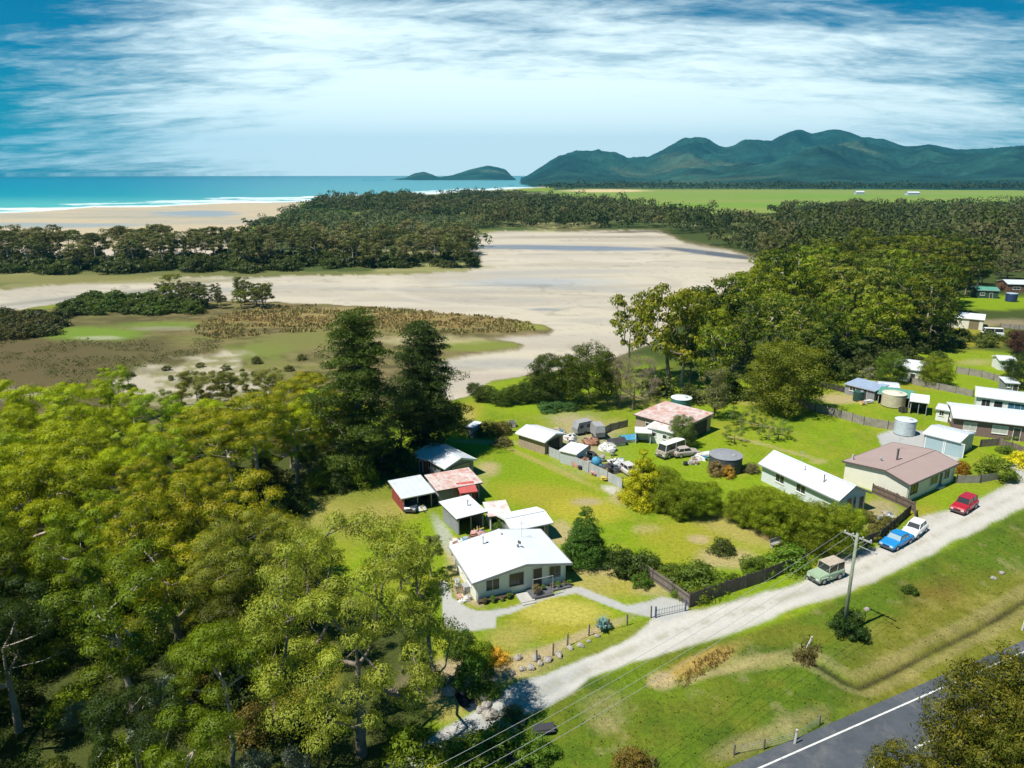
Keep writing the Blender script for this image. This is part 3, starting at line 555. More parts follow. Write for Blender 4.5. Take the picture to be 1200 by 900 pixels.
def proto(seed, Ht, Rc, base=.35, ncl=40, cr=1.3, flat=.6, nleaf=260, L=.32, Wd=.16, shape='dome', tr=.22, bark=None, leaf=None, lean=.06, topk=1.0, jit=.24, hollow=.6, limbs=True, kd=None, yk=1.0):
    rs = np.random.RandomState(seed); cl = []
    tries = 0; md = cr * (.95 if shape != 'pine' else .8)
    z0 = Ht * base
    while len(cl) < ncl and tries < 6000:
        tries += 1
        t = rs.uniform(0, 1)
        if shape == 'dome':
            th = rs.uniform(0, 2 * math.pi); v = rs.uniform(0, 1); r = Rc * (.25 + .75 * rs.uniform(0, 1) ** .5); zz = z0 + (Ht - cr * flat - z0) * (v ** .8)
            lim = Rc * math.sqrt(max(0.03, 1 - ((zz - (z0 + .38 * (Ht - z0))) / (.66 * (Ht - z0))) ** 2)); 
            r = min(r, lim) if rs.rand() < .7 else r
            if r > lim: continue
            p = np.array([r * math.cos(th), r * math.sin(th), zz])
        elif shape == 'umbrella':
            th = rs.uniform(0, 2 * math.pi); r = Rc * rs.uniform(.1, 1); zz = Ht - cr * flat - (r / Rc) ** 2 * Ht * .20 - (Ht * .22 * rs.uniform(0, 1) if rs.rand() < .4 else 0); p = np.array([r * math.cos(th), r * math.sin(th), zz])
        elif shape == 'pine':
            th = rs.uniform(0, 2 * math.pi); zz = z0 + (Ht - z0) * t ** .9; k = (zz - z0) / (Ht - z0); lim = Rc * (1 - k ** 2.2 * .72) * (.55 + .45 * min(1, k * 3)) * (.72 + .42 * math.sin(zz * .8 + seed) * math.cos(th * 2 + seed + zz * .15)); r = lim * rs.uniform(.25, 1) ; p = np.array([r * math.cos(th), r * math.sin(th), zz])
        elif shape == 'cone':
            th = rs.uniform(0, 2 * math.pi); zz = z0 + (Ht - z0) * (1 - math.sqrt(rs.rand())); k = (zz - z0) / (Ht - z0); r = Rc * (1 - k) ** .85 * rs.uniform(.5, 1); p = np.array([r * math.cos(th), r * math.sin(th), zz])
        elif shape == 'vase':
            th = rs.uniform(0, 2 * math.pi); zz = z0 + (Ht - z0) * t; k = (zz - z0) / (Ht - z0); lim = Rc * (math.sin(math.pi * min(1, k * .8 + .12)) ** .7); r = lim * rs.uniform(.3, 1); p = np.array([r * math.cos(th), r * math.sin(th), zz])
        else:   # mound: shrub to the ground
            th = rs.uniform(0, 2 * math.pi); v = rs.uniform(0, 1) ** .8; zz = (Ht - cr * flat) * v; r = Rc * math.sqrt(max(.02, 1 - v ** 2.2)) * rs.uniform(.35, 1); p = np.array([r * math.cos(th), r * math.sin(th), max(zz, cr * flat * .6)])
        p[1] *= yk
        if all(np.linalg.norm((p - q) * [1, 1, 1.3]) > md * (.9 if tries < 3000 else .6) for q in cl): cl.append(p)
    cl = np.array(cl)
    # skeleton
    lx, ly = rs.normal(0, lean, 2)
    tops = .92 if shape in ('pine', 'cone') else (base + .28 if shape == 'dome' else .62 if shape == 'umbrella' else .4)
    tops = min(tops, .95); nodes = [np.array([0, 0, -.4])]; par = [-1]; 
    for k in range(1, 8):
        h = Ht * tops * k / 7; nodes.append(np.array([lx * h + rs.normal(0, .05) * tr * 4, ly * h + rs.normal(0, .05) * tr * 4, h])); par.append(k - 1)
    ends = []
    if limbs:
        for p in cl[np.argsort(cl[:, 2] - .3 * np.hypot(cl[:, 0], cl[:, 1]) * 0 + np.hypot(cl[:, 0], cl[:, 1]))]:
            N_ = np.array(nodes); dd = np.linalg.norm(N_ - p, axis=1) + 3.0 * np.maximum(0, N_[:, 2] - p[2] + (.3 if shape not in ('pine',) else -.4)) + (100 * (N_[:, 2] < Ht * base * .6))
            j = int(np.argmin(dd)); a = nodes[j]; mid = a * .5 + p * .5 + rs.normal(0, .12, 3) * np.linalg.norm(p - a) * .5; mid[2] -= 0.05 * np.linalg.norm(p - a)
            nodes.append(mid); par.append(j); nodes.append(p.copy()); par.append(len(nodes) - 2); ends.append(len(nodes) - 1)
    cnt = np.zeros(len(nodes)); 
    for e in ends:
        k = e
        while k >= 0: cnt[k] += 1; k = par[k]
    tot = max(1, len(ends)); rad = tr * (np.maximum(cnt, .7) / tot) ** .5
    rad[:8] = tr * (1.25 - .55 * np.arange(8) / 7) * np.maximum((np.maximum(cnt[:8], 1) / tot) ** .35, .15); rad[0] = tr * 1.5
    tm = MB(); sides = 6 if tr > .12 else 5
    for k in range(1, len(nodes)): tm.tube(nodes[par[k]], nodes[k], max(rad[par[k]] if k < 8 else min(rad[par[k]], rad[k] * 1.35), .015), max(rad[k], .012), sides, cap=False)
    trunk = tm.mesh('trunk', bark or bark_grey, True)
    # leaves
    n = len(cl) * nleaf; ci = np.repeat(np.arange(len(cl)), nleaf); d = rs.normal(0, 1, (n, 3)); d[:, 2] += .25; d /= np.linalg.norm(d, axis=1)[:, None]
    rr = (hollow + (1 - hollow) * rs.rand(n)) ** .8 * (1 + rs.normal(0, .13, n)); size = (cr * rs.uniform(.6, 1.25, len(cl)))[ci][:, None]
    # each pad itself is lumpy: radius modulated by a few directions
    K = rs.normal(0, 1, (len(cl), 3, 3)); lob = np.einsum('nij,nj->ni', K[ci], d); lump = 1 + .16 * np.sin(lob[:, 0] * 2.6) + .13 * np.sin(lob[:, 1] * 3.7)
    keep = (d[:, 2] > -.35) | (rs.rand(n) < .45)
    P = cl[ci] + d * (rr * lump)[:, None] * size * np.array([1, 1, flat])
    P, d2, ci2 = P[keep], d[keep], ci[keep]
    P[:, 2] = np.maximum(P[:, 2], .05)
    V = cards(rs, P, d2, L, Wd, jit)
    tone = np.clip(rs.normal(.5, .16, len(P)) + rs.normal(0, .13, len(cl))[ci2], 0, 1)
    tipn = rs.uniform(0, 1, len(cl))[ci2]; tip = np.clip((d2[:, 2] - .15) * 1.6, 0, 1) * (rs.rand(len(P)) < .75) * (.35 + .65 * tipn)
    A = np.zeros((len(P), 4)); A[:, 0] = tone; A[:, 1] = tip; A[:, 3] = 1
    crown = fast_mesh('crown', V, np.arange(len(P) * 4).reshape(-1, 4), leaf or leaf_gum, np.repeat(A, 4, 0))
    return dict(trunk=trunk, crown=crown, H=Ht, R=Rc)
PR = {}
PR['gum'] = [proto(101, 14, 4.5, .34, 44, 1.15, .58, 620, .26, .085, 'dome', .26, bark_pale), proto(102, 15, 3.9, .42, 36, 1.15, .55, 640, .25, .085, 'dome', .24, bark_pale), proto(103, 12.5, 4.8, .32, 46, 1.1, .55, 600, .26, .085, 'dome', .28),
             proto(104, 13, 3.5, .36, 34, 1.05, .6, 600, .25, .085, 'dome', .2, bark_pale), proto(105, 14, 4.3, .5, 30, 1.25, .45, 700, .26, .085, 'umbrella', .22, bark_pale)]
PR['giant'] = [proto(110, 18, 8.0, .30, 105, 1.3, .6, 700, .26, .085, 'dome', .40, bark_grey, lean=.03)]
PR['roundtree'] = [proto(111, 10, 4.3, .14, 80, 1.35, .75, 420, .26, .11, 'dome', .24, bark_dark, hollow=.75), proto(112, 9, 3.9, .10, 75, 1.25, .75, 420, .25, .11, 'dome', .2, bark_dark, hollow=.75)]
PR['pine'] = [proto(121, 24, 6.0, .12, 210, 1.4, .45, 290, .42, .10, 'pine', .48, bark_grey, leaf_pine, lean=.01, jit=.8), proto(122, 22, 6.2, .06, 220, 1.4, .45, 290, .42, .10, 'pine', .45, bark_grey, leaf_pine, lean=.01, jit=.8)]
PR['spruce'] = [proto(131, 6.2, 2.5, .03, 110, .62, .5, 300, .18, .07, 'cone', .14, bark_dark, leaf_pine, lean=0, jit=.7)]
PR['goldcone'] = [proto(132, 6, 2.1, .01, 80, .6, .75, 240, .18, .08, 'cone', .12, bark_dark, leaf_shrub, lean=0)]
PR['vase'] = [proto(141, 7.5, 2.6, .18, 40, .75, .8, 210, .24, .08, 'vase', .16, bark_grey, leaf_shrub), ]
PR['bare'] = [proto(142, 9.5, 3.8, .25, 85, .9, .75, 260, .18, .035, 'dome', .18, bark_grey, leaf_silver, jit=1.0, hollow=.3)]
PR['shrub'] = [proto(151, 2.4, 1.7, 0, 22, .62, .75, 190, .19, .10, 'mound', .07, bark_dark, leaf_shrub), proto(152, 3.0, 1.9, 0, 26, .7, .75, 190, .2, .10, 'mound', .07, bark_dark, leaf_shrub), proto(153, 1.8, 1.6, 0, 18, .6, .7, 190, .17, .09, 'mound', .06, bark_dark, leaf_shrub)]
PR['silver'] = [proto(161, 3.4, 1.9, .05, 24, .7, .7, 210, .2, .08, 'mound', .09, bark_pale, leaf_silver)]
PR['orchard'] = [proto(171, 3.2, 1.8, .3, 20, .55, .6, 90, .18, .08, 'dome', .07, bark_grey, leaf_shrub, hollow=.4)]
# lighter versions for the middle distance (150 m and more)
PR['midgum'] = [proto(201, 14, 4.6, .30, 38, 1.5, .58, 95, .62, .32, 'dome', .26, bark_pale), proto(202, 16, 4.2, .38, 34, 1.5, .55, 95, .62, .32, 'dome', .26, bark_pale), proto(203, 12, 4.8, .24, 40, 1.5, .6, 95, .62, .32, 'dome', .26), proto(204, 13, 4.2, .30, 34, 1.45, .6, 95, .6, .32, 'dome', .22)]
PR['coast'] = [proto(211, 13, 4.6, .55, 22, 1.5, .42, 90, .72, .34, 'umbrella', .22, bark_pale), proto(212, 12, 5.2, .6, 24, 1.5, .4, 90, .72, .34, 'umbrella', .22, bark_pale), proto(213, 12, 4.2, .35, 28, 1.5, .5, 90, .72, .34, 'dome', .2, bark_grey), proto(214, 10, 4.6, .25, 30, 1.5, .55, 90, .72, .34, 'dome', .2, bark_grey)]
PR['midshrub'] = [proto(221, 3.2, 2.6, 0, 20, 1.0, .75, 70, .5, .3, 'mound', .08, bark_dark, leaf_shrub), proto(222, 2.6, 3.0, 0, 22, 1.0, .7, 70, .5, .3, 'mound', .08, bark_dark, leaf_shrub)]
rt = random.Random(7)
def tone_word(c):
    l = c[0] * .4 + c[1] * .6
    if c[0] > .8 * c[1] and l > .09: return 'olive-yellow'
    return 'dark green' if l < .075 else 'dull green' if l < .105 else 'mid-green' if l < .14 else 'bright yellow-green'
def plant(kind, name, x, y, h=None, col=(.1, .16, .015), tip=0.0, label=None, cat='tree', group=None, k=None, wide=1.0, rz=None, parts=True, z=None, ky=None):
    v = PR[kind][rt.randrange(len(PR[kind])) if k is None else k]; s = (h / v['H']) if h else rt.uniform(.85, 1.15)
    root = empty(name, (x, y, (gh(x, y) if math.hypot(x, y) < 130 else 0) if z is None else z), rt.uniform(0, 6.28) if rz is None else rz, label, cat, group); root.scale = (s * wide, s * (ky or wide), s)
    t = link('trunk', v['trunk'], root); c = link('crown', v['crown'], root)
    j = rt.uniform(.86, 1.14); c.color = (col[0] * j, col[1] * j * rt.uniform(.95, 1.05), col[2] * j, tip)
    return root
def scatter(poly, sp, seed, world=False, tries=20000, avoid=(), n=None):
    P = poly if world else [G(*p) for p in poly]; P = np.array(P); r = random.Random(seed); xs = (P[:, 0].min(), P[:, 0].max()); ys = (P[:, 1].min(), P[:, 1].max())
    X = np.array([[r.uniform(*xs), r.uniform(*ys)] for _ in range(tries)]); ok = poly_sd(X[:, 0], X[:, 1], P) > 0; X = X[ok]; outp = []; cell = {}
    for x, y in X:
        k = (int(x // sp), int(y // sp)); good = True
        for i in (-1, 0, 1):
            for j in (-1, 0, 1):
                for q in cell.get((k[0] + i, k[1] + j), ()):
                    if (q[0] - x) ** 2 + (q[1] - y) ** 2 < sp * sp: good = False
        if good: cell.setdefault(k, []).append((x, y)); outp.append((x, y))
        if n and len(outp) >= n: break
    return outp
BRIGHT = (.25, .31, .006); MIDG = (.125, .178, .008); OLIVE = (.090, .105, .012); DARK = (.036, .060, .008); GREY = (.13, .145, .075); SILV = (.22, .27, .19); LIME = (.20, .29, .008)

# ------------------------------------------------------------------ the forest at the lower left
FG = 'gum trees of the forest left of the cottage'
left_base = [(-420, 640), (-120, 575), (0, 556), (60, 528), (110, 532), (150, 556), (240, 566), (330, 556), (360, 530), (395, 528), (405, 552), (355, 568), (305, 586), (285, 640), (290, 700), (290, 760), (295, 860), (330, 1100), (-600, 1100)]
pts = scatter(left_base, 5.5, 3)
SILVERS = [(196, 800, 3.6), (162, 850, 3.0), (90, 830, 2.8), (297, 890, 2.8), (345, 885, 2.6)]
SPOTS = [G(a, b, c * .7) for a, b, c in SILVERS]
for (x, y) in pts:
    if any(math.hypot(x - sx_, y - (sy_ - 3)) < 3.4 for sx_, sy_ in SPOTS): continue
    px, py = PX(x, y); qx, qy = px, float(PX(x, y, 12)[1])
    if x < -95 or y < 20 or abs(px - 600) > 1050 * 1: continue
    if -40 < px < -900: continue
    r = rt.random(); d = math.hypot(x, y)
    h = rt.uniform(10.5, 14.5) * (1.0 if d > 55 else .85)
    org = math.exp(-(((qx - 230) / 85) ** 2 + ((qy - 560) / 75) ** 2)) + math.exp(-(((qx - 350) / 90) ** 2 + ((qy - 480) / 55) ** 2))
    if qy > 640 and qx < 330: tone, tip, lb = (DARK if r < .45 else OLIVE if r < .85 else MIDG), .0, ('gum tree, shaded bottom-left corner of the forest')  # darker leaf colours put in here to stand for this corner's shade
    elif org > .55 and r < .8: tone, tip, lb = (.19, .225, .008), .6, 'gum tree with orange-tipped growth, left forest'
    elif qx < 300 and qy < 600: tone, tip, lb = (BRIGHT if r < .7 else LIME), .12, 'gum tree, marsh side of the left forest'
    elif qx >= 300: tone, tip, lb = (MIDG if r < .5 else BRIGHT), .25, 'gum tree, left forest towards the tall pines'
    else: tone, tip, lb = (MIDG if r < .6 else OLIVE), .05, 'gum tree, inner part of the left forest'
    lb2 = ('tall ' if h > 12.6 else 'short ' if h < 11 else '') + tone_word(tone) + ' ' + lb.replace('bright yellow-green ', '').replace('dark olive ', '').replace('mid-green ', '').replace('leafy green ', '') + (', along its back edge' if d > 82 else ', in its front rows' if d < 48 else ', at its left side' if px < 60 else ', in its heart' if px < 230 else ', at its right side')
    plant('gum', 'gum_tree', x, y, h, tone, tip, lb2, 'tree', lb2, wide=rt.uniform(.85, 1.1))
# the big pale gum beside the cottage and its neighbours
x, y = G(424, 884); plant('giant', 'gum_tree', x, y, 17.5, (.23, .275, .035), .08, 'largest gum tree, wide pale green crown between forest and cottage, forked trunk', k=0, rz=1.1, wide=.86)
x, y = G(315, 775); plant('giant', 'gum_tree', x, y, 13, (.21, .24, .030), .1, 'spreading pale green gum tree just left of the largest gum', k=0, rz=4.2)
for (px, py, h, tone, lb) in ((330, 690, 6, (.15, .20, .03), 'pale green young gum on the grass behind the largest gum'), (470, 700, 6, (.16, .20, .04), 'slim pale gum tree beside the cottage driveway'), (506, 676, 4.6, (.14, .17, .05), 'small grey-green gum touching the left wall of the cottage'),
                              (492, 815, 5.0, (.10, .14, .02), 'dark green gum leaning over the creek beside the driveway'), (395, 540, 12, BRIGHT, 'yellow-green gum right in front of the taller pine')):
    x, y = G(px, py); plant('gum', 'gum_tree', x, y, h, tone, .05, lb)
# understorey
for (x, y) in scatter([(-420, 640), (0, 560), (330, 520), (440, 570), (330, 610), (325, 720), (430, 870), (500, 880), (420, 1100), (-600, 1100)], 4.2, 5):
    px, py = PX(x, y)
    if x < -70 or y < 22 or px < -120 or (300 < px < 400 and 740 < py < 850): continue
    r = rt.random()
    if r < .10: plant('silver', 'silver_shrub', x, y, rt.uniform(2.0, 3.2), (.12, .15, .10), 0, 'silvery grey-green shrub under the gum trees at lower left', 'shrub', 'silvery understorey shrubs')
    else:
        t_ = DARK if r < .55 else MIDG if r < .85 else (.12, .10, .02); lb = tone_word(t_) + ' shrub on the floor of the left forest, ' + ('front part' if py > 760 else 'back part' if py < 620 else 'middle part') + (', left' if px < 150 else ', right' if px > 330 else ', centre'); plant('shrub', 'understorey_shrub', x, y, rt.uniform(2, 3.8), t_, 0, lb, 'shrub', lb)
for (px, py, h), wh in zip(SILVERS, ('topmost of the pale ones', 'just below the topmost one', 'farthest left of the pale ones', 'at the bottom edge left of the largest gum', 'at the foot of the largest gum')):
    x, y = G(px, py, h * .7); plant('silver', 'silver_shrub', x, y, h, (.15, .19, .13), 0, 'pale silvery shrub between the dark crowns, ' + wh, 'shrub', None, wide=.8)
# two tall pines
x, y = G(424, 562); plant('pine', 'pine_tree', x, y, 22.8, (.055, .085, .008), 0, 'taller dark pine, left one of the two behind the sheds', k=0, rz=.5, wide=1.2)
x, y = G(499, 531); plant('pine', 'pine_tree', x, y, 19.6, (.042, .072, .008), 0, 'broader dark pine, right one of the two, nearest the grey shed', k=1, rz=2.0, wide=1.25)
for px, py, h, tone, lb in ((140, 492, 9.5, LIME, 'lime-green gum tree standing out on the sand bar at the forest edge'), (238, 500, 10, (.17, .18, .03), 'airy olive gum tree on the sand bar'), (275, 488, 8.5, OLIVE, 'small dark olive gum tree on the sand bar'), (318, 482, 8, (.15, .16, .03), 'rightmost airy gum tree on the sand bar'), (205, 508, 7.5, MIDG, 'short mid-green gum tree on the sand bar'), (160, 520, 9, BRIGHT, 'yellow-green gum tree before the sand bar')):
    x, y = G(px, py); plant('gum', 'gum_tree', x, y, h, tone, .1, lb)
for i, (px, py, h, kd, tone) in enumerate(((450, 545, 5, 'shrub', DARK), (472, 556, 3.5, 'shrub', DARK), (515, 520, 7, 'gum', MIDG), (527, 505, 5, 'roundtree', MIDG), (400, 575, 3, 'shrub', DARK), (470, 530, 8, 'gum', OLIVE), (365, 560, 7, 'gum', MIDG))):
    x, y = G(px, py); nm = 'gum_tree' if kd != 'shrub' else 'shrub'
    plant(kd, 'small_' + nm if nm == 'shrub' else nm, x, y, h, tone, 0, 'green undergrowth bush at the feet of the two tall pines', 'shrub' if nm == 'shrub' else 'tree', 'undergrowth at the feet of the pines')

# ------------------------------------------------------------------ trees round the yards
ONE = [('spruce', 'conifer', 686, 659, 6.6, (.060, .125, .014), 0, 'dark green cone-shaped conifer right of the cottage', 1.0), ('shrub', 'round_shrub', 726, 668, 2.7, (.045, .075, .010), 0, 'round dark shrub between the conifer and the fence corner', 1.2),
       ('shrub', 'round_shrub', 757, 670, 2.2, (.06, .085, .015), 0, 'low bushy shrub touching the end of the paling fence', 1.2), ('shrub', 'round_shrub', 752, 686, 1.5, (.08, .15, .012), 0, 'small leafy green bush below the fence end', 1.0),
       ('goldcone', 'golden_conifer', 752, 590, 7.4, (.34, .33, .008), .1, 'golden yellow pointed conifer at the end of the tin fence', 1.15),
       ('shrub', 'round_shrub', 848, 647, 1.7, (.05, .07, .012), 0, 'lone dark round bush in the dry paddock', 1.1), ('shrub', 'round_shrub', 884, 669, 1.8, (.10, .16, .012), 0, 'green bush behind the paling fence, nearest the lone bush', 1.25), ('shrub', 'round_shrub', 922, 662, 2.4, (.10, .17, .012), 0, 'bright bush behind the right end of the paling fence', 1.3),
       ('shrub', 'round_shrub', 812, 686, 2.4, (.075, .115, .012), 0, 'dark green bush behind the middle of the paling fence', 1.5), ('shrub', 'round_shrub', 786, 676, 1.6, (.10, .14, .014), 0, 'small bush behind the corner of the paling fence', 1.3), ('shrub', 'round_shrub', 818, 702, 1.4, (.15, .20, .012), 0, 'yellow-green clump against the back of the paling fence', 1.5),
       ('roundtree', 'broad_tree', 918, 482, 12.2, (.12, .15, .010), .1, 'large round olive-green tree standing alone beside the long grey fence', 1.15),
       ('roundtree', 'broad_tree', 690, 474, 11.2, (.060, .090, .008), .1, 'dark round tree beside the estuary, right one of the pair', .95), ('roundtree', 'broad_tree', 648, 470, 9.0, (.045, .075, .008), .1, 'dark round tree beside the estuary, left one of the pair', 1.1),
       ('bare', 'grey_tree', 742, 480, 10.5, (.20, .17, .11), 0, 'sparse brownish-grey tree behind the rusty-roofed shed', 1.0), ('bare', 'grey_tree', 726, 478, 9.5, (.24, .22, .12), 0, 'thin olive-grey tree left of the brownish one', .7),
       ('vase', 'vase_tree', 836, 490, 8.8, (.13, .14, .045), 0, 'upswept vase-shaped tree right of the rusty-roofed shed', .95),
       ('roundtree', 'garden_tree', 798, 524, 5.2, (.11, .15, .035), 0, 'soft green tree in front of the white wing of the rusty shed', .8),
       ('midgum', 'tall_gum', 735, 442, 18, (.13, .15, .02), .3, 'slender gum with an open crown in front of the sand, leftmost of the tall ones', .75), ('midgum', 'tall_gum', 783, 450, 20, (.16, .19, .012), .3, 'slender yellow-green gum right of the leftmost tall one', .8), ('midgum', 'tall_gum', 798, 452, 19, (.14, .17, .012), .3, 'tall pale-trunked gum at the head of the green paddock', .7),
       ('shrub', 'round_shrub', 648, 481, 1.7, (.05, .11, .03), 0, 'low blue-green mound on the lawn before the dark pair of trees', 2.3), ('shrub', 'round_shrub', 668, 480, 1.5, (.06, .12, .03), 0, 'blue-green spreading bush right of the low mound', 1.8),
       ('shrub', 'round_shrub', 572, 510, 2.5, (.10, .10, .02), 0, 'olive bush at the top of the cottage paddock, left one', 1.4), ('shrub', 'round_shrub', 590, 508, 2.2, (.13, .12, .03), 0, 'brownish bush touching the long tin shed', 1.3), ('shrub', 'round_shrub', 590, 521, 1.4, (.20, .19, .06), 0, 'pale straw-coloured bush at the shed corner', 1.5), ('shrub', 'round_shrub', 553, 505, 2.2, (.07, .09, .02), 0, 'dark bush at the sandy end of the cottage paddock', 1.0),
       ('shrub', 'round_shrub', 1127, 555, 2.0, (.26, .12, .008), .4, 'orange-brown round bush at the corner of the pink-roofed house', .9), ('shrub', 'round_shrub', 1165, 560, 3.4, (.11, .16, .012), .3, 'large clipped green bush behind the short roadside fence', 1.1), ('shrub', 'round_shrub', 1196, 545, 2.4, (.45, .42, .01), .3, 'bright yellow bush at the right edge of the village', 1.3),
       ('shrub', 'round_shrub', 1109, 486, 1.8, (.20, .26, .012), 0, 'lime green bush beside the end of the brick house', 1.0), ('roundtree', 'broad_tree', 1042, 448, 6.2, (.09, .155, .015), .1, 'round green tree in front of the white roof', 1.0), ('roundtree', 'broad_tree', 1094, 452, 6.0, (.14, .19, .012), .3, 'yellow-green bushy tree right of the white roof', 1.1),
       ('shrub', 'round_shrub', 1018, 443, 2.6, (.16, .17, .10), 0, 'greyish bush beside the long blue roof', 1.0), ('roundtree', 'broad_tree', 1195, 455, 7.0, (.035, .065, .012), 0, 'dark tree above the white house at the right edge', 1.0), ('roundtree', 'broad_tree', 1195, 415, 5.5, (.09, .045, .035), 0, 'dark purple-leaved tree at the right edge', 1.1),
       ('shrub', 'round_shrub', 997, 742, 2.6, (.025, .05, .008), 0, 'dark bush wrapped round the foot of the power pole', .95), ('shrub', 'round_shrub', 1186, 512, 1.6, (.12, .17, .02), 0, 'low hedge bush below the brick house', 1.4), ('shrub', 'round_shrub', 1180, 532, 1.4, (.10, .15, .02), 0, 'green bush beside the wooden yard fence', 1.5),
       ('shrub', 'round_shrub', 738, 905, 1.7, (.16, .11, .02), 0, 'brown-green bush at the bottom edge of the verge', 1.4), ('shrub', 'round_shrub', 945, 770, 1.2, (.13, .11, .03), 0, 'brown tussock beside the leaning white post', 1.1),
       ('shrub', 'round_shrub', 1066, 696, 1.1, (.05, .09, .01), 0, 'dark tuft on the verge below the cars', 1.0), ('shrub', 'round_shrub', 540, 765, 2.4, (.045, .10, .01), 0, 'round dark bush at the end of the concrete drive', 1.0), ('shrub', 'round_shrub', 565, 776, 2.1, (.15, .21, .01), 0, 'lime green bush between drive and creek', 1.0),
       ('shrub', 'round_shrub', 556, 800, 2.6, (.06, .13, .01), 0, 'leafy green bush over the upper creek pool', .9), ('shrub', 'round_shrub', 582, 775, 1.3, (.45, .28, .03), 0, 'small orange flowering bush right of the lime bush', 1.0), ('shrub', 'round_shrub', 575, 815, 1.3, (.07, .13, .01), 0, 'low green bush at the road edge beside the creek', 1.2),
       ('shrub', 'round_shrub', 580, 888, 2.0, (.09, .15, .01), 0, 'green bush left of the lower creek', 1.6), ('shrub', 'round_shrub', 628, 885, 1.6, (.08, .14, .01), 0, 'green bush right of the lower creek', 1.4), ('shrub', 'round_shrub', 600, 845, 1.3, (.10, .12, .03), 0, 'scrubby bush on the culvert rocks', 1.3), ('shrub', 'round_shrub', 545, 905, 2.2, (.10, .14, .01), 0, 'yellow-green bush under the wires at the bottom edge', 1.6),
       ('shrub', 'round_shrub', 606, 640, 1.6, (.09, .15, .02), 0, 'leafy bush between the two back sheds', 1.3), ('shrub', 'round_shrub', 592, 625, 1.9, (.07, .12, .02), 0, 'dark green bush under the pink lean-to roof', 1.4),
       ('shrub', 'round_shrub', 838, 556, 2.2, (.20, .15, .06), 0, 'brownish bush left of the dark round tank', 1.0), ('shrub', 'round_shrub', 852, 559, 1.8, (.36, .22, .03), 0, 'orange-tinged bush in front of the dark round tank', .9), ('shrub', 'round_shrub', 880, 553, 1.4, (.15, .13, .06), 0, 'scraggly bush right of the dark round tank', 1.4),
       ('shrub', 'round_shrub', 708, 736, 1.1, (.14, .22, .20), 0, 'spiky blue-green clump beside the garden wire fence', .9)]
for kd, nm, px, py, h, tone, tip, lb, wd in ONE:
    x, y = G(px, py); plant(kd, nm, x, y, h, tone, tip, lb, 'tree' if 'tree' in nm or 'conifer' in nm or 'gum' in nm else 'shrub', wide=wd)
def row(kind, name, items, label, cat, group, tone, tip=0.0):
    for px, py, h, wd in items:
        x, y = G(px, py); j = rt.uniform(.85, 1.15); plant(kind, name, x, y, h, tuple(c * j for c in tone), tip, label, cat, group, wide=wd)
row('roundtree', 'hedge_tree', ((768, 592, 4.6, 1.0), (785, 600, 4.4, 1.1), (803, 606, 4.4, 1.1), (822, 604, 4.0, 1.1), (778, 585, 4.2, 1), (830, 596, 3.4, 1)), 'bushy green tree in the hedge row right of the golden conifer', 'tree', 'hedge row beside the golden conifer', (.15, .21, .008), .15)
row('roundtree', 'garden_tree', ((866, 612, 4.0, 1.0), (882, 618, 4.5, .95), (902, 626, 5.4, .9), (922, 632, 5.3, .95), (942, 640, 5.2, .9), (965, 648, 5.6, 1.0), (985, 644, 5.4, .9), (893, 610, 4.2, 1)), 'yellow-green tree in the row before the white-roofed house', 'tree', 'tree row before the white-roofed house', (.16, .215, .008), .2)
row('orchard', 'fruit_tree', ((860, 520, 3.2, 1), (900, 516, 3.0, 1), (912, 515, 3.4, 1), (868, 500, 3.6, 1.2), (888, 503, 2.6, 1)), 'small thin fruit tree on the bright green paddock', 'tree', 'fruit trees on the green paddock', (.11, .16, .03))
row('roundtree', 'bank_shrub', ((568, 470, 2.8, 1.6), (588, 474, 3.0, 1.5), (606, 472, 3.4, 1.3), (622, 470, 4.2, 1.2), (640, 470, 4.4, 1.2), (555, 462, 2.2, 1.3)), 'dark bank shrub on the estuary edge left of the dark pair', 'shrub', 'bank shrubs on the estuary edge', (.055, .085, .010))
row('shrub', 'garden_shrub', ((1030, 622, 1.6, 1), (1012, 612, 1.8, 1), (1000, 618, 1.5, 1), (1040, 616, 1.3, 1), (990, 628, 1.6, 1.1), (1022, 632, 1.3, 1.2)), 'mixed garden shrub in the front yard of the white-roofed house', 'shrub', 'shrubs in the front yard of the white-roofed house', (.12, .12, .03), .3)
row('midshrub', 'fence_shrub', ((860, 684, 1.3, .7), (880, 680, 1.3, .7), (900, 676, 1.4, .7), (842, 692, 1.2, .7), (798, 700, 1.5, .7)), 'low green growth along the back of the paling fence', 'shrub', 'growth behind the paling fence', (.13, .20, .012))

# near trees at the lower right, beside the highway
for px, py, h, tone, lb, kd in ((1150, 930, 9.5, (.085, .095, .008), 'big dark olive tree beside the highway, lower-right corner', 'roundtree'), (1200, 905, 9.0, (.075, .088, .008), 'dark olive tree at the right edge beside the highway', 'roundtree'), (1048, 985, 6.4, (.085, .095, .008), 'smaller olive tree left of the big one at the highway', 'roundtree'), (1205, 1000, 9, (.07, .085, .008), 'lowest dark tree in the lower-right corner', 'roundtree')):
    x, y = G(px, py); plant(kd, 'roadside_tree', x, y, h, tone, .3, lb, wide=.85)

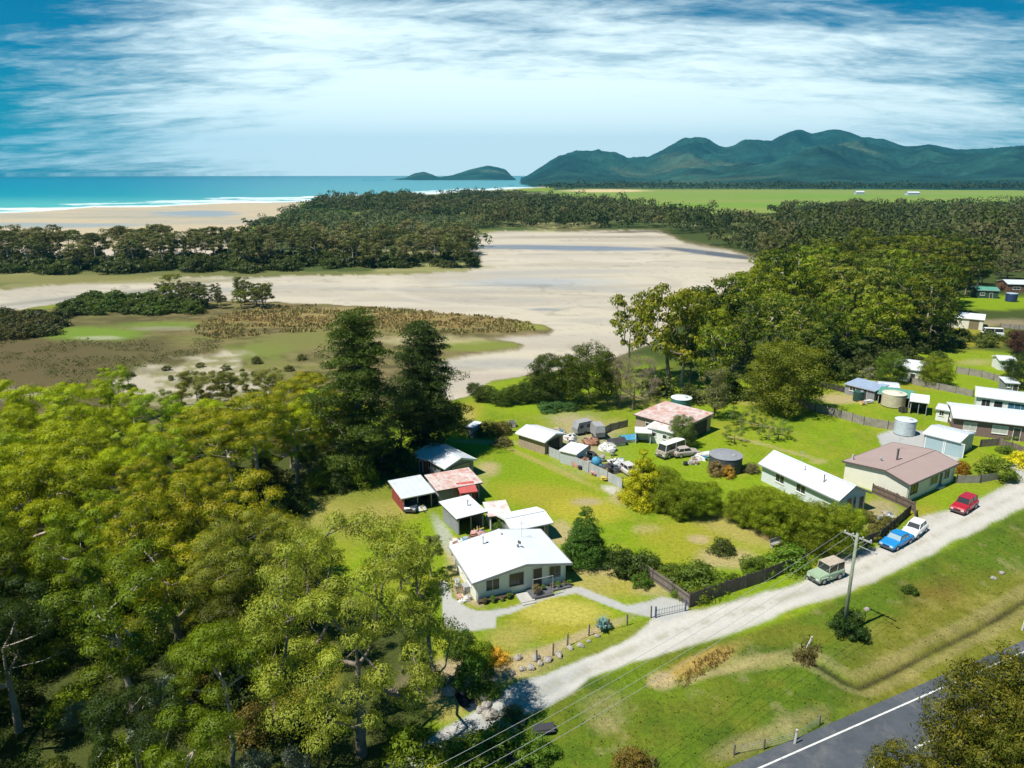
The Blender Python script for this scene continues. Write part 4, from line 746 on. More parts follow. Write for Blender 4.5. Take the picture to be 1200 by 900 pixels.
# ------------------------------------------------------------------ middle distance: coast belt, right-hand forest
def belt(poly, sp, seed, kind, name, hr, tones, label, group, cat='tree', tip=.1, n=None, wide=(.85, 1.15)):
    for (x, y) in scatter(poly, sp, seed, n=n):
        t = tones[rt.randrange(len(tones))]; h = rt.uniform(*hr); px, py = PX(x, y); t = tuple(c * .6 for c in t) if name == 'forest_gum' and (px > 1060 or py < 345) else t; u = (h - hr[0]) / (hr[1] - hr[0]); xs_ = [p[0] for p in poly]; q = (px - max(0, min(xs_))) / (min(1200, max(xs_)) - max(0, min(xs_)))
        lb = ('tall ' if u > .6 else 'low ' if u < .25 else '') + tone_word(t) + ' ' + label.replace('green ', '').replace('dark ', '') + (', left third' if q < .33 else ', middle third' if q < .67 else ', right third')
        plant(kind, name, x, y, h, t, tip, lb, cat, group, wide=rt.uniform(*wide))
CT = ((.12, .125, .05), (.10, .115, .04), (.15, .15, .07), (.075, .09, .03))
belt([(-80, 316), (0, 318), (300, 316), (550, 315), (545, 296), (480, 291), (300, 293), (0, 299), (-80, 301)], 8.2, 12, 'coast', 'coastal_gum', (11, 16.5), CT, 'umbrella-topped gum in the coastal belt before the beach', 'coastal gums before the beach', n=100)
belt([(-80, 324), (0, 322), (300, 319), (556, 314), (550, 300), (0, 304), (-80, 306)], 6.0, 13, 'midshrub', 'coastal_shrub', (3.5, 6.5), ((.035, .05, .012), (.05, .07, .016), (.04, .06, .012)), 'dark shrub under the coastal gums', 'shrubs under the coastal gums', 'shrub', n=120, wide=(.9, 1.3))
RF = ((.12, .175, .010), (.16, .215, .010), (.07, .12, .010), (.13, .17, .02), (.09, .135, .014), (.05, .085, .010))
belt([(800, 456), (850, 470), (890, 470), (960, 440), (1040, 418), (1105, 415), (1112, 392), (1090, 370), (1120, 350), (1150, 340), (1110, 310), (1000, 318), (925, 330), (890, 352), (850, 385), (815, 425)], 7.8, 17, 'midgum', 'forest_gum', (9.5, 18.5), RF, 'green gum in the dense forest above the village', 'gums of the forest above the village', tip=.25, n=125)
belt([(760, 462), (850, 478), (960, 452), (1100, 424), (1112, 400), (1100, 392), (960, 425), (850, 455)], 5.2, 18, 'midshrub', 'forest_edge_shrub', (2, 4.2), ((.04, .06, .012), (.06, .09, .012)), 'dark shrub along the lower edge of the village forest', 'shrubs along the forest edge', 'shrub', n=50)
x, y = G(908, 388); plant('midgum', 'forest_gum', x, y, 23, (.075, .115, .010), .2, 'tallest gum, dark crown rising above the forest edge by the sand', k=1, wide=.95)
belt([(1105, 405), (1200, 408), (1290, 412), (1290, 396), (1200, 398), (1105, 398)], 5.0, 20, 'midshrub', 'boundary_shrub', (2, 3.5), ((.06, .085, .015), (.09, .12, .02)), 'shrub on the boundary of the upper yards', 'shrubs between the upper yards', 'shrub', n=26)
belt([(1110, 338), (1180, 332), (1330, 335), (1330, 318), (1110, 318)], 8, 21, 'midgum', 'backyard_gum', (9, 13), CT + RF[:2], 'gum behind the highest sheds of the village', 'gums behind the highest sheds', n=26)
# marsh shrubs
belt([(-20, 400), (70, 392), (70, 372), (-20, 368)], 4.5, 22, 'midshrub', 'marsh_shrub', (2, 3.2), ((.045, .055, .018), (.06, .06, .02)), 'dark shrub in the left clump on the marsh', 'left clump of marsh shrubs', 'shrub', n=24, wide=(.9, 1.4))
belt([(80, 370), (230, 368), (232, 358), (180, 352), (110, 352), (80, 362)], 4.2, 23, 'midshrub', 'marsh_shrub', (2.2, 4), ((.045, .075, .012), (.05, .085, .012)), 'green shrub in the middle clump on the marsh edge', 'middle clump of marsh shrubs', 'shrub', n=36, wide=(.9, 1.3))
belt([(185, 362), (310, 361), (312, 353), (200, 352)], 5.4, 24, 'midgum', 'marsh_tree', (5, 9), ((.12, .15, .02), (.09, .11, .03), (.07, .08, .03)), 'scrubby little tree at the tip of the marsh clump', 'little trees on the marsh edge', n=20, wide=(.9, 1.2))
belt([(120, 460), (330, 450), (420, 430), (400, 418), (300, 425), (200, 430), (130, 445)], 6.5, 25, 'shrub', 'sand_bush', (1, 1.8), ((.07, .08, .02), (.10, .11, .03)), 'small bush on the sand bar beyond the left forest', 'small bushes on the sand bar', 'shrub', n=22)

# ------------------------------------------------------------------ far woodland: one mass
def wood(name, regions, seed, label_unused=None, ntree_leaf=150):
    rs = np.random.RandomState(seed); VV = []; CC = []
    for poly, sp, h, tones in regions:
        for (x, y) in scatter(poly, sp, seed + int(sp * 10) + len(poly), tries=60000):
            if name == 'woodland' and fbm(np.array([x / 55.]), np.array([y / 55.]), 19)[0] < .42 and y > 430: continue
            if name == 'marsh_scrub' and fbm(np.array([x / 9.]), np.array([y / 6.]), 23)[0] < .47: continue
            hh = h * rs.uniform(.55, 1.2) * (.85 + .5 * vnoise(np.array([x / 60]), np.array([y / 60]), 4)[0]); r = sp * rs.uniform(.65, 1.15); n = ntree_leaf
            d = rs.normal(0, 1, (n, 3)); d[:, 2] = np.abs(d[:, 2]) * 1.0 - .3; d /= np.linalg.norm(d, axis=1)[:, None]
            sub = rs.normal(0, .4, (6, 3)); k = rs.randint(0, 6, n)
            P = np.array([x, y, hh * .60]) + (d * .55 + sub[k] * 1.25) * np.array([r, r, hh * .34]); P[:, 2] = np.clip(P[:, 2], .3, None)
            L = r * .25; V = cards(rs, P, d, L * np.ones(n) if False else L, L * .7, .22); VV.append(V)
            pk = fbm(np.array([x / 45.]), np.array([y / 45.]), 29)[0]; t = np.array(tones[int(np.clip((pk - .25) / .5 + rs.normal(0, .12), 0, .999) * len(tones))]) * 1.3 * rs.uniform(.85, 1.15); c = np.concatenate([t[None] * rs.uniform(.88, 1.12, (n, 1)), np.ones((n, 1))], 1); CC.append(np.repeat(c, 4, 0))
            pass
    V = np.concatenate(VV); CC = np.concatenate(CC)
    o = link(name, fast_mesh(name, V, np.arange(len(V)).reshape(-1, 4), MATS['far_leaves'], CC, 'cover')); return tag(o, kind='stuff')
m_, t_, p_, o_ = new_mat('far_leaves'); a_ = nn(t_, 'ShaderNodeAttribute', attribute_name='cover'); t_.links.new(a_.outputs['Color'], p_.inputs['Base Color']); p_.inputs['Roughness'].default_value = .7; p_.inputs['Specular IOR Level'].default_value = .15
tr_ = nn(t_, 'ShaderNodeBsdfTranslucent'); t_.links.new(a_.outputs['Color'], tr_.inputs[0]); ms_ = nn(t_, 'ShaderNodeMixShader'); ms_.inputs[0].default_value = .25; t_.links.new(p_.outputs[0], ms_.inputs[1]); t_.links.new(tr_.outputs[0], ms_.inputs[2]); t_.links.new(ms_.outputs[0], o_.inputs[0])
FT = ((.045, .062, .018), (.055, .07, .022), (.07, .085, .028), (.085, .095, .03), (.09, .085, .03))
wood('woodland', [([(560, 269), (800, 267), (838, 262), (850, 252), (1010, 256), (1010, 251), (840, 252), (760, 251), (690, 246), (600, 234), (560, 233), (450, 236), (380, 240), (360, 248), (460, 256), (545, 258)], 8.5, 13, FT),
                      ([(772, 272), (850, 288), (886, 299), (902, 318), (1010, 312), (1110, 306), (1500, 320), (1500, 254), (1000, 251), (900, 253), (840, 262), (800, 268)], 7.8, 14, FT + ((.06, .075, .014),) * 2),
                      ([(352, 290), (560, 296), (545, 272), (470, 262), (340, 256), (335, 262), (300, 275)], 7.0, 9, ((.06, .085, .025), (.10, .12, .05), (.08, .10, .03)))], 71)
wood('hill_foot_woodland', [([(640, 222.3), (1400, 223.0), (1400, 221.2), (640, 220.6)], 22, 16, ((.03, .05, .02), (.04, .055, .02)))], 72, ntree_leaf=24)
wood('dune_scrub', [([(340, 262), (352, 250), (352, 243), (400, 236), (420, 240), (400, 262), (440, 266), (430, 284), (330, 284), (285, 278)], 5.5, 3.5, ((.07, .15, .015), (.06, .12, .015), (.09, .13, .03)))], 73, ntree_leaf=40)
wood('marsh_scrub', [([(-120, 500), (-100, 400), (0, 395), (130, 402), (260, 398), (250, 412), (130, 440), (60, 470), (0, 480)], 1.3, .7, ((.085, .07, .022), (.095, .08, .028), (.075, .075, .02), (.10, .09, .04), (.08, .10, .02)))], 74, ntree_leaf=14)
# reeds of the marsh and rough grass of the verges: tufts of blades
def tufts(name, polys, dens, seed, hh, tone_fn, wfac=.35, nb=3, mat='far_leaves'):
    rs = np.random.RandomState(seed); Vs = []; Cs = []
    for poly, k in polys:
        W_ = np.array([G(*p) for p in poly]); A = (np.ptp(W_[:, 0]) * np.ptp(W_[:, 1])); n = int(A * dens * k); X = rs.uniform(W_[:, 0].min(), W_[:, 0].max(), n); Y = rs.uniform(W_[:, 1].min(), W_[:, 1].max(), n)
        ok = poly_sd(X, Y, W_) > .0; X, Y = X[ok], Y[ok]; z, c, zn, vg = field(X, Y); ok = (zn == 0) & ((name != 'marsh_reeds') | (fbm(X / 7, Y / 4, 59) > .44)); X, Y, z, c = X[ok], Y[ok], z[ok], c[ok]; hs = hh * rs.uniform(.5, 1.5, len(X)); base = tone_fn(X, Y, c, rs)
        for b in range(nb):
            a = rs.uniform(0, math.pi, len(X)); w = hs * wfac * rs.uniform(.7, 1.4, len(X)); lx, ly = rs.normal(0, .25, len(X)) * hs, rs.normal(0, .25, len(X)) * hs; ox, oy = rs.normal(0, hh * .35, (2, len(X)))
            cxx, cyy = X + ox, Y + oy
            V = np.stack([np.stack([cxx - np.cos(a) * w, cyy - np.sin(a) * w, z - .05], 1), np.stack([cxx + np.cos(a) * w, cyy + np.sin(a) * w, z - .05], 1), np.stack([cxx + np.cos(a) * w * .6 + lx, cyy + np.sin(a) * w * .6 + ly, z + hs], 1), np.stack([cxx - np.cos(a) * w * .5 + lx, cyy - np.sin(a) * w * .5 + ly, z + hs * .9], 1)], 1).reshape(-1, 3)
            Vs.append(V); cc = np.concatenate([base * rs.uniform(.75, 1.3, (len(X), 1)), np.ones((len(X), 1))], 1); Cs.append(np.repeat(cc, 4, 0))
    V = np.concatenate(Vs); o = link(name, fast_mesh(name, V, np.arange(len(V)).reshape(-1, 4), MATS[mat if 'grass' not in name or 'dry' in name else 'grass_blades'], np.concatenate(Cs), 'cover')); return tag(o, kind='stuff')
m2_, t2_, p2_, o2_ = new_mat('grass_blades'); a2_ = nn(t2_, 'ShaderNodeAttribute', attribute_name='cover'); t2_.links.new(a2_.outputs['Color'], p2_.inputs['Base Color']); p2_.inputs['Roughness'].default_value = .8
tr2_ = nn(t2_, 'ShaderNodeBsdfTranslucent'); t2_.links.new(a2_.outputs['Color'], tr2_.inputs[0]); ms2_ = nn(t2_, 'ShaderNodeMixShader'); ms2_.inputs[0].default_value = .5; t2_.links.new(p2_.outputs[0], ms2_.inputs[1]); t2_.links.new(tr2_.outputs[0], ms2_.inputs[2]); t2_.links.new(ms2_.outputs[0], o2_.inputs[0])
def t_reed(X, Y, c, rs):
    n = fbm(X / 7, Y / 7, 51)[:, None]; return np.array([.27, .19, .08]) * n * 1.7 + np.array([.25, .24, .08]) * (1 - n)
def t_grass(X, Y, c, rs): return c[:, :3] * 1.6
tufts('marsh_reeds', [([(255, 398), (330, 390), (420, 388), (500, 392), (560, 392), (628, 388), (622, 378), (560, 370), (480, 363), (400, 358), (320, 358), (250, 372), (220, 390)], 1)], 1.7, 81, .5, t_reed, .4, 3)
tufts('verge_grass', [([(600, 900), (620, 848), (680, 805), (800, 766), (900, 740), (1000, 700), (1100, 655), (1230, 590), (1260, 700), (1090, 800), (900, 885), (870, 930), (620, 960)], 1)], 3, 82, .07, t_grass, .8, 2)
tufts('garden_grass', [([(585, 800), (660, 775), (730, 755), (770, 730), (820, 715), (930, 682), (925, 660), (860, 600), (740, 560), (640, 700), (590, 740)], 1)], 2, 83, .05, t_grass, .9, 2)

# ------------------------------------------------------------------ buildings
WHITE = solid('white_roof', (.64, .67, .70), .5, .06, .5, bands=(0, 1.3, .07), bump=.25, dirt=((.50, .50, .49), .60, .8, .7))
WHITEY = solid('white_roof_y', (.64, .67, .70), .5, .06, .5, bands=(1, 1.3, .07), bump=.25, dirt=((.50, .50, .49), .60, .8, .7))
GREYR = solid('zinc_roof', (.56, .60, .64), .45, .08, .6, bands=(0, 1.3, .10), bump=.25, dirt=((.36, .35, .33), .55, .8, .9))
GREYY = solid('zinc_roof_y', (.56, .60, .64), .45, .08, .6, bands=(1, 1.3, .10), bump=.25, dirt=((.36, .35, .33), .55, .8, .9))
PINK = solid('pink_roof', (.36, .265, .24), .6, .06, .5, bands=(0, 1.25, .12), bump=.3)
RUST = solid('rusty_roof', (.60, .56, .54), .7, .12, .4, bands=(0, 1.1, .16), bump=.3, dirt=((.42, .17, .12), .38, .66, .8))
RUSTY = solid('rusty_roof_y', (.68, .64, .62), .7, .12, .4, bands=(1, 1.1, .16), bump=.3, dirt=((.45, .25, .21), .45, .7, .7))
REDR = solid('red_roof', (.48, .10, .09), .6, .12, .8, bands=(0, 1.3, .12), bump=.2)
GREENR = solid('green_roof', (.10, .30, .22), .5, .15, .8, bands=(0, 1.3, .14), bump=.2)
BLUER = solid('blue_roof', (.30, .38, .50), .45, .15, .8, bands=(0, 1.3, .14), bump=.2)
W_CREAM = solid('cream_boards', (.70, .68, .57), .7, .06, .8, bands=(2, 5.5, .14), bump=.3)
W_GREEN = solid('pale_green_boards', (.72, .74, .66), .7, .05, .8, bands=(2, 5.0, .16), bump=.3, dirt=((.36, .37, .30), .62, .85, 1.2))
W_BLUE = solid('pale_blue_boards', (.60, .65, .66), .7, .06, .8, bands=(2, 5.0, .14), bump=.3)
W_TAN = solid('tan_sheet', (.36, .28, .20), .8, .2, .9, bands=(0, 1.5, .14), bump=.2)
W_GREY = solid('grey_sheet', (.25, .26, .28), .7, .22, .9, bands=(0, 1.6, .16), bump=.2, dirt=((.2, .13, .08), .58, .8, .8))
W_LGREY = solid('light_grey_sheet', (.44, .48, .49), .6, .12, .9, bands=(1, 1.6, .12), bump=.2)
W_RED = solid('red_sheet', (.26, .045, .04), .75, .25, .9, bands=(0, 1.6, .16), bump=.2)
W_WHITE = solid('white_wall', (.74, .75, .74), .7, .10, .9, bands=(0, 1.2, .06))
W_SHADE = solid('inside_shade', (.05, .045, .045), .9, .3, 1)  # flat panel colour standing in for the shade inside open shed ends
m_, t_, p_, o_ = new_mat('brick_wall'); c_ = nn(t_, 'ShaderNodeTexCoord'); b_ = nn(t_, 'ShaderNodeTexBrick'); mp_ = nn(t_, 'ShaderNodeMapping'); mp_.inputs['Rotation'].default_value = (math.pi / 2, 0, 0)
t_.links.new(c_.outputs['Object'], mp_.inputs[0]); t_.links.new(mp_.outputs[0], b_.inputs['Vector']); b_.inputs['Scale'].default_value = 4; b_.inputs['Color1'].default_value = (.20, .115, .10, 1); b_.inputs['Color2'].default_value = (.15, .085, .08, 1); b_.inputs['Mortar'].default_value = (.24, .20, .18, 1)
t_.links.new(b_.outputs[0], p_.inputs['Base Color']); p_.inputs['Roughness'].default_value = .9
BRICK = MATS['brick_wall']
TRIM_D = solid('dark_trim', (.10, .085, .075), .6, .1); TRIM_W = solid('white_trim', (.72, .72, .70), .6, .06); TRIM_G = solid('grey_trim', (.33, .34, .35), .6, .1)
DOOR_D = solid('dark_door', (.06, .05, .045), .5, .1); DOOR_B = solid('blue_roller', (.34, .45, .48), .5, .06, .8, bands=(2, 7, .2), bump=.3); WOOD = solid('weathered_wood', (.20, .16, .13), .9, .3, 1.4, bands=(0, 6.5, .45), fine=8); WOODG = solid('grey_wood', (.30, .27, .235), .9, .28, 1.2, bands=(0, 6.0, .4), fine=8)
GLASS = glass_mat(); CURT = solid('curtain', (.45, .45, .42), .8, .1); METAL = solid('galvanised', (.48, .50, .52), .4, .1, metal=.3); BLACK = solid('black_rubber', (.02, .02, .02), .7, .1); CONC = solid('conc_block', (.42, .41, .38), .9, .15)

def frame_on(parent, side, u, z0, w, h, W_, D_, name, mat_f, mat_p, label=None, mull=1, fw=.07, handle=False):
    """window or door on one wall of a house; u is the offset along the wall from its left end seen from outside"""
    f = MB(); pn = MB()
    def P(a, b, o):     # a along wall, b up, o outwards
        if side == 'F': return (-W_ / 2 + a, -o, b)
        if side == 'B': return (W_ / 2 - a, D_ + o, b)
        if side == 'L': return (-W_ / 2 - o, D_ - a, b)
        return (W_ / 2 + o, a, b)
    def bar(a0, a1, b0, b1, o0, o1):
        p = [P(a, b, o) for o in (o0, o1) for (a, b) in ((a0, b0), (a1, b0), (a1, b1), (a0, b1))]; xs, ys, zs = zip(*p); return ((min(xs) + max(xs)) / 2, (min(ys) + max(ys)) / 2, (min(zs) + max(zs)) / 2, max(xs) - min(xs), max(ys) - min(ys), max(zs) - min(zs))
    a0, a1, b0, b1 = u, u + w, z0, z0 + h
    for q in ((a0 - fw, a0, b0 - fw, b1 + fw), (a1, a1 + fw, b0 - fw, b1 + fw), (a0, a1, b1, b1 + fw), (a0, a1, b0 - fw, b0)): f.box(*bar(*q, -.02, .06))
    for k in range(1, mull + 1):
        x = a0 + w * k / (mull + 1); f.box(*bar(x - fw * .3, x + fw * .3, b0, b1, -.01, .05))
    pn.box(*bar(a0, a1, b0, b1, -.02, .015))
    if name == 'window':
        f.box(*bar(a0 - fw * 1.4, a1 + fw * 1.4, b0 - fw * 1.8, b0 - fw, -.01, .10)); fo = f.build('window', mat_f, parent); po = pn.build('pane', mat_p, fo)
        return fo
    fo = pn.build(name, mat_p, parent); f.build('door_frame', mat_f, fo)
    if handle: h_ = MB(); h_.box(*bar(a1 - .14, a1 - .08, 1.0, 1.12, .015, .07)); h_.build('handle', METAL, fo)
    return fo
def local_frame(FL, FR, ze, oh, base=False):
    a, b = (np.array(G(*FL, 0 if base else ze)), np.array(G(*FR, 0 if base else ze))); u = (b - a); Ltot = np.linalg.norm(u); u /= Ltot; n = np.array([-u[1], u[0]])
    o = (a + b) / 2 + n * oh; return o, math.atan2(u[1], u[0]), Ltot - 2 * oh
def house(name, label, cat, FL, FR, ze, D_, roof, wall, roofm, oh=.35, group=None, fascia=None, W_=None, open_front=False, th=.09, opens=(), posts=0, base=False, at=None):
    """roof: ('gx', pos, zr) ridge along the front; ('gy', pos, zr) gable in front; ('mono', z_back)"""
    if at is None: o, rz, w = local_frame(FL, FR, ze, oh, base)
    else: o, rz, w = np.array(at[:2]), at[2], at[3]
    if W_: w = W_
    if base: w = np.linalg.norm(np.array(G(*FR)) - np.array(G(*FL))); o = o - np.array([-math.sin(rz), math.cos(rz)]) * oh
    root = empty(name, (o[0], o[1], 0), rz, label, cat, group); wl = MB(); rf = MB(); fs = MB(); W2 = w / 2
    k = roof[0]; t = .004
    if k == 'gx':
        yr = D_ * roof[1]; zr = roof[2]; zb = roof[3] if len(roof) > 3 else ze
        wl.prism([(0, -.3), (0, ze), (yr, zr), (D_, zb), (D_, -.3)], 'x', -W2, W2)
        s1 = (zr - ze) / yr; s2 = (zr - zb) / (D_ - yr); X = W2 + oh; up = th + t
        rf.slab([(-X, -oh, ze - s1 * oh + up), (X, -oh, ze - s1 * oh + up), (X, yr, zr + up), (-X, yr, zr + up)], th); rf.slab([(-X, yr, zr + up), (X, yr, zr + up), (X, D_ + oh, zb - s2 * oh + up), (-X, D_ + oh, zb - s2 * oh + up)], th)
        rf.box(0, yr, zr + up + .02, 2 * X + .02, .30, .05)
        for sx_ in (-1, 1): fs.slab([(sx_ * X - .03, -oh - .02, ze - s1 * oh + up + .025), (sx_ * X + .03, -oh - .02, ze - s1 * oh + up + .025), (sx_ * X + .03, yr, zr + up + .045), (sx_ * X - .03, yr, zr + up + .045)], .26); fs.slab([(sx_ * X - .03, yr, zr + up + .045), (sx_ * X + .03, yr, zr + up + .045), (sx_ * X + .03, D_ + oh + .02, zb - s2 * oh + up + .025), (sx_ * X - .03, D_ + oh + .02, zb - s2 * oh + up + .025)], .26)
        fs.box(0, -oh - .06, ze - s1 * oh + .0, 2 * X, .10, .14); fs.box(0, D_ + oh + .06, zb - s2 * oh + .0, 2 * X, .10, .14)
    elif k == 'gy':
        xr = -W2 + w * roof[1]; zr = roof[2]
        wl.prism([(-W2, -.3), (W2, -.3), (W2, ze), (xr, zr), (-W2, ze)], 'y', 0, D_)
        s1 = (zr - ze) / (xr + W2); s2 = (zr - ze) / (W2 - xr); up = th + t; y0, y1 = -oh, D_ + oh
        rf.slab([(-W2 - oh, y0, ze - s1 * oh + up), (xr, y0, zr + up), (xr, y1, zr + up), (-W2 - oh, y1, ze - s1 * oh + up)], th); rf.slab([(xr, y0, zr + up), (W2 + oh, y0, ze - s2 * oh + up), (W2 + oh, y1, ze - s2 * oh + up), (xr, y1, zr + up)], th)
        rf.box(xr, D_ / 2, zr + up + .02, .30, D_ + 2 * oh + .02, .05)
        for yy in (y0, y1):
            fs.slab([(-W2 - oh - .02, yy - .03, ze - s1 * oh + up + .025), (xr, yy - .03, zr + up + .045), (xr, yy + .03, zr + up + .045), (-W2 - oh - .02, yy + .03, ze - s1 * oh + up + .025)], .26); fs.slab([(xr, yy - .03, zr + up + .045), (W2 + oh + .02, yy - .03, ze - s2 * oh + up + .025), (W2 + oh + .02, yy + .03, ze - s2 * oh + up + .025), (xr, yy + .03, zr + up + .045)], .26)
        fs.box(-W2 - oh - .06, D_ / 2, ze - s1 * oh, .10, D_ + 2 * oh, .14); fs.box(W2 + oh + .06, D_ / 2, ze - s2 * oh, .10, D_ + 2 * oh, .14)
    else:
        zb = roof[1]; s1 = (zb - ze) / D_; up = th + t
        if open_front:
            wl.box(-W2 + .04, D_ / 2, min(ze, zb) / 2, .08, D_, min(ze, zb)); wl.box(W2 - .04, D_ / 2, min(ze, zb) / 2, .08, D_, min(ze, zb)); wl.box(0, D_ - .04, zb / 2, w - .17, .08, zb)
            wl.prism([(0.1, min(ze, zb)), (D_, min(ze, zb)), (D_, zb) if zb > ze else (.1, ze), ], 'x', -W2, -W2 + .06) if abs(zb - ze) > .05 else None
        else: wl.prism([(0, -.3), (0, ze), (D_, zb), (D_, -.3)], 'x', -W2, W2)
        X = W2 + oh; rf.slab([(-X, -oh, ze - s1 * oh + up), (X, -oh, ze - s1 * oh + up), (X, D_ + oh, zb + s1 * oh + up), (-X, D_ + oh, zb + s1 * oh + up)], th)
        fs.box(0, -oh - .04, ze - s1 * oh + .03, 2 * X, .06, .14)
    wl.build('wall', wall, root); r_ = rf.build('roof', roofm, root); fs.build('fascia', fascia or TRIM_D, r_)
    for op in opens:
        kind, side, u, z0, ww, hh = op[:6]; ex = dict(op[6]) if len(op) > 6 else {}
        frame_on(root, side, u, z0, ww, hh, w, D_, kind, ex.get('f', TRIM_W), ex.get('p', GLASS if kind == 'window' else DOOR_D), mull=ex.get('m', 1 if kind == 'window' else 0), handle=(kind == 'door'), fw=ex.get('fw', .07))
    for kx in range(posts):
        pm = MB(); xx = -W2 + .08 + (w - .16) * kx / max(1, posts - 1); pm.box(xx, -.02, (ze - .02) / 2, .10, .10, ze - .02); pm.build('post', TRIM_G, root)
    root['w'] = w
    return root
def flue(root, x, y, z0, h, r=.09, mat=None, name='flue'):
    f = MB().tube((x, y, z0), (x, y, z0 + h), r, r, 10).tube((x, y, z0 + h), (x, y, z0 + h + .1), r * 1.7, r * 1.2, 10); return f.build(name, mat or METAL, root)

# cottage
A = house('cottage', 'pale green weatherboard cottage with bright white gabled roof, nearest house to the road corner', 'house', (554, 684), (670, 660), 2.35, 7.0, ('gy', .53, 3.15), W_GREEN, WHITEY, oh=.45, fascia=TRIM_G,
          opens=(('window', 'F', 1.05, .95, 1.35, 1.15, dict(f=TRIM_W)), ('window', 'F', 3.55, 1.0, 1.35, 1.15, dict(f=TRIM_D)), ('door', 'F', 6.0, .25, .95, 2.05, dict(f=TRIM_W)), ('window', 'F', 7.8, 1.0, 1.15, 1.15, dict(f=TRIM_G)),
                 ('window', 'L', 1.5, 1.0, 1.2, 1.0), ('window', 'R', 1.5, 1.0, 1.2, 1.0), ('window', 'R', 4.5, 1.0, 1.2, 1.0), ('window', 'L', 4.4, 1.0, 1.2, 1.0)))
wA = A['w']
flue(A, -wA * .22, 5.6, 2.7, 1.15, .11, TRIM_W); flue(A, wA * .02, 6.2, 3.0, .35, .10)
q = MB(); q.box(.9, 3.3, 3.25, .12, .30, .16); q.tube((.9, 3.3, 3.25), (1.1, 3.2, 3.75), .03); q.box(1.05, 3.25, 3.66, .05, .42, .30, .4); q.build('roof_vent', TRIM_D, A)
pm = MB(); pm.box(1.55, -.95, .13, 2.3, 1.7, .24); pm.box(3.9, -.55, .10, 2.2, 1.1, .12); pm.build('porch_deck', solid('deck', (.10, .10, .11), .8, .2), A)
pm = MB(); 
for xx in (.5, 2.6): pm.box(xx, -1.7, 1.2, .06, .06, 1.95)
pm.build('porch_post', TRIM_G, A)
pm = MB().box(1.55, -1.7, 2.2, 2.2, .05, .06); pm.build('porch_beam', TRIM_G, A)
pm = MB(); pm.box(-.1, -1.2, .09, 1.4, 1.6, .16); pm.box(-.1, -2.05, .05, 1.4, .5, .09); pm.build('front_step', CONC, A)
pm = MB(); pm.box(-2.9, -.35, .16, 3.6, .5, .3); pm.build('flower_bed', solid('bed_soil', (.07, .05, .035), .95, .4, 3), A)
def world(root, x, y, z=0):
    a = root.rotation_euler.z; c, s_ = math.cos(a), math.sin(a); return (root.location[0] + x * c - y * s_, root.location[1] + x * s_ + y * c, z)
POTG = 'potted plants and pots along the cottage wall'
pots = [(-4.1, -.7, 'dark'), (-3.3, -.75, 'stone'), (-2.4, -.8, 'stone'), (-1.6, -.75, 'dark'), (1.1, -1.2, 'tub with a bright green plant'), (2.0, -.8, 'dark'), (3.1, -.6, 'stone'), (3.7, -.7, 'white'), (4.4, -.6, 'blue-grey'), (4.9, -.7, 'stone')]
PM = dict(dark=(.05, .05, .06), stone=(.35, .32, .27), white=(.65, .65, .63))
for i, (px_, py_, tn) in enumerate(pots):
    x, y, _ = world(A, px_, py_); r_ = empty('plant_pot', (x, y, .25 if 0.4 < px_ < 2.7 else .02), 0, ('%s plant pot %s' % (tn if tn in PM or tn == 'blue-grey' else 'square', ('by the front door' if .4 < px_ < 2.7 else 'left of the front step' if px_ < 0 else 'right of the porch'))) + (', with a bright green plant' if 'tub' in tn else '') + ' of the cottage', 'plant pot', POTG)
    MB().lathe([(.13, 0), (.19, .30), (.21, .32), (.17, .30)], n=12).build('pot', solid('pot_' + (tn if tn in PM else 'grey'), PM.get(tn, (.25, .28, .32)), .7), r_, smooth=True)
    c = link('foliage', PR['shrub'][i % 3]['crown'], r_, (0, 0, .25)); c.scale = (.16, .16, .2) if 'tub' not in tn else (.28, .28, .3); c.color = (.12, .2, .03, 0) if i % 2 else (.16, .13, .06, .3)

def antenna(root, x, y, z, h=1.8):
    a = MB().tube((x, y, z), (x, y, z + h), .02, .02, 5)
    for k in range(4): a.tube((x - .45 + .08 * k, y - .35 + .2 * k, z + h), (x + .45 - .08 * k, y - .35 + .2 * k, z + h), .012, .012, 4)
    a.tube((x, y - .4, z + h), (x, y + .35, z + h), .014, .014, 4); return a.build('antenna', METAL, root)
def downpipes(root, w, D_, ze):
    for xx, yy in ((-w / 2 + .12, -.06), (w / 2 - .12, -.06)): MB().tube((xx, yy, 0), (xx, yy, ze - .05), .04, .04, 6).build('downpipe', TRIM_W, root)
antenna(A, 2.2, 5.5, 2.8); downpipes(A, wA, 7, 2.3); MB().box(-wA / 2 - .35, 2.2, .35, .6, .9, .7).build('meter_box', TRIM_G, A)
# sheds round the cottage
Bs = house('garden_shed', 'low white-roofed shed right behind the cottage, grey and dark walls', 'shed', (600, 622), (648, 612), 2.15, 3.6, ('gx', .5, 2.55), W_GREY, WHITE, opens=(('door', 'F', 2.9, 0, .85, 1.9), ('window', 'F', .6, 1.0, 1.2, .7)), fascia=TRIM_W)
Cs = house('open_carport', 'open white-roofed shelter on posts behind the left end of the cottage', 'shed', (535, 609), (571, 600), 2.2, 4.2, ('mono', 2.35), W_GREY, WHITE, open_front=True, posts=3)
flue(Cs, .6, 2.0, 2.3, .7)
Cp = house('lean_to', 'rounded low lean-to roof, white with a pink rust patch, beside the open shelter', 'lean-to', (572, 606), (600, 603), 1.9, 2.6, ('mono', 2.15), W_WHITE, RUSTY, open_front=True, posts=2)
Dl = house('open_bay_shed', 'red-sided shed with flat white roof and dark open bay', 'shed', (470, 585), (510, 577), 2.0, 4.6, ('mono', 2.25), W_RED, GREYR, open_front=True, posts=3, fascia=TRIM_W)
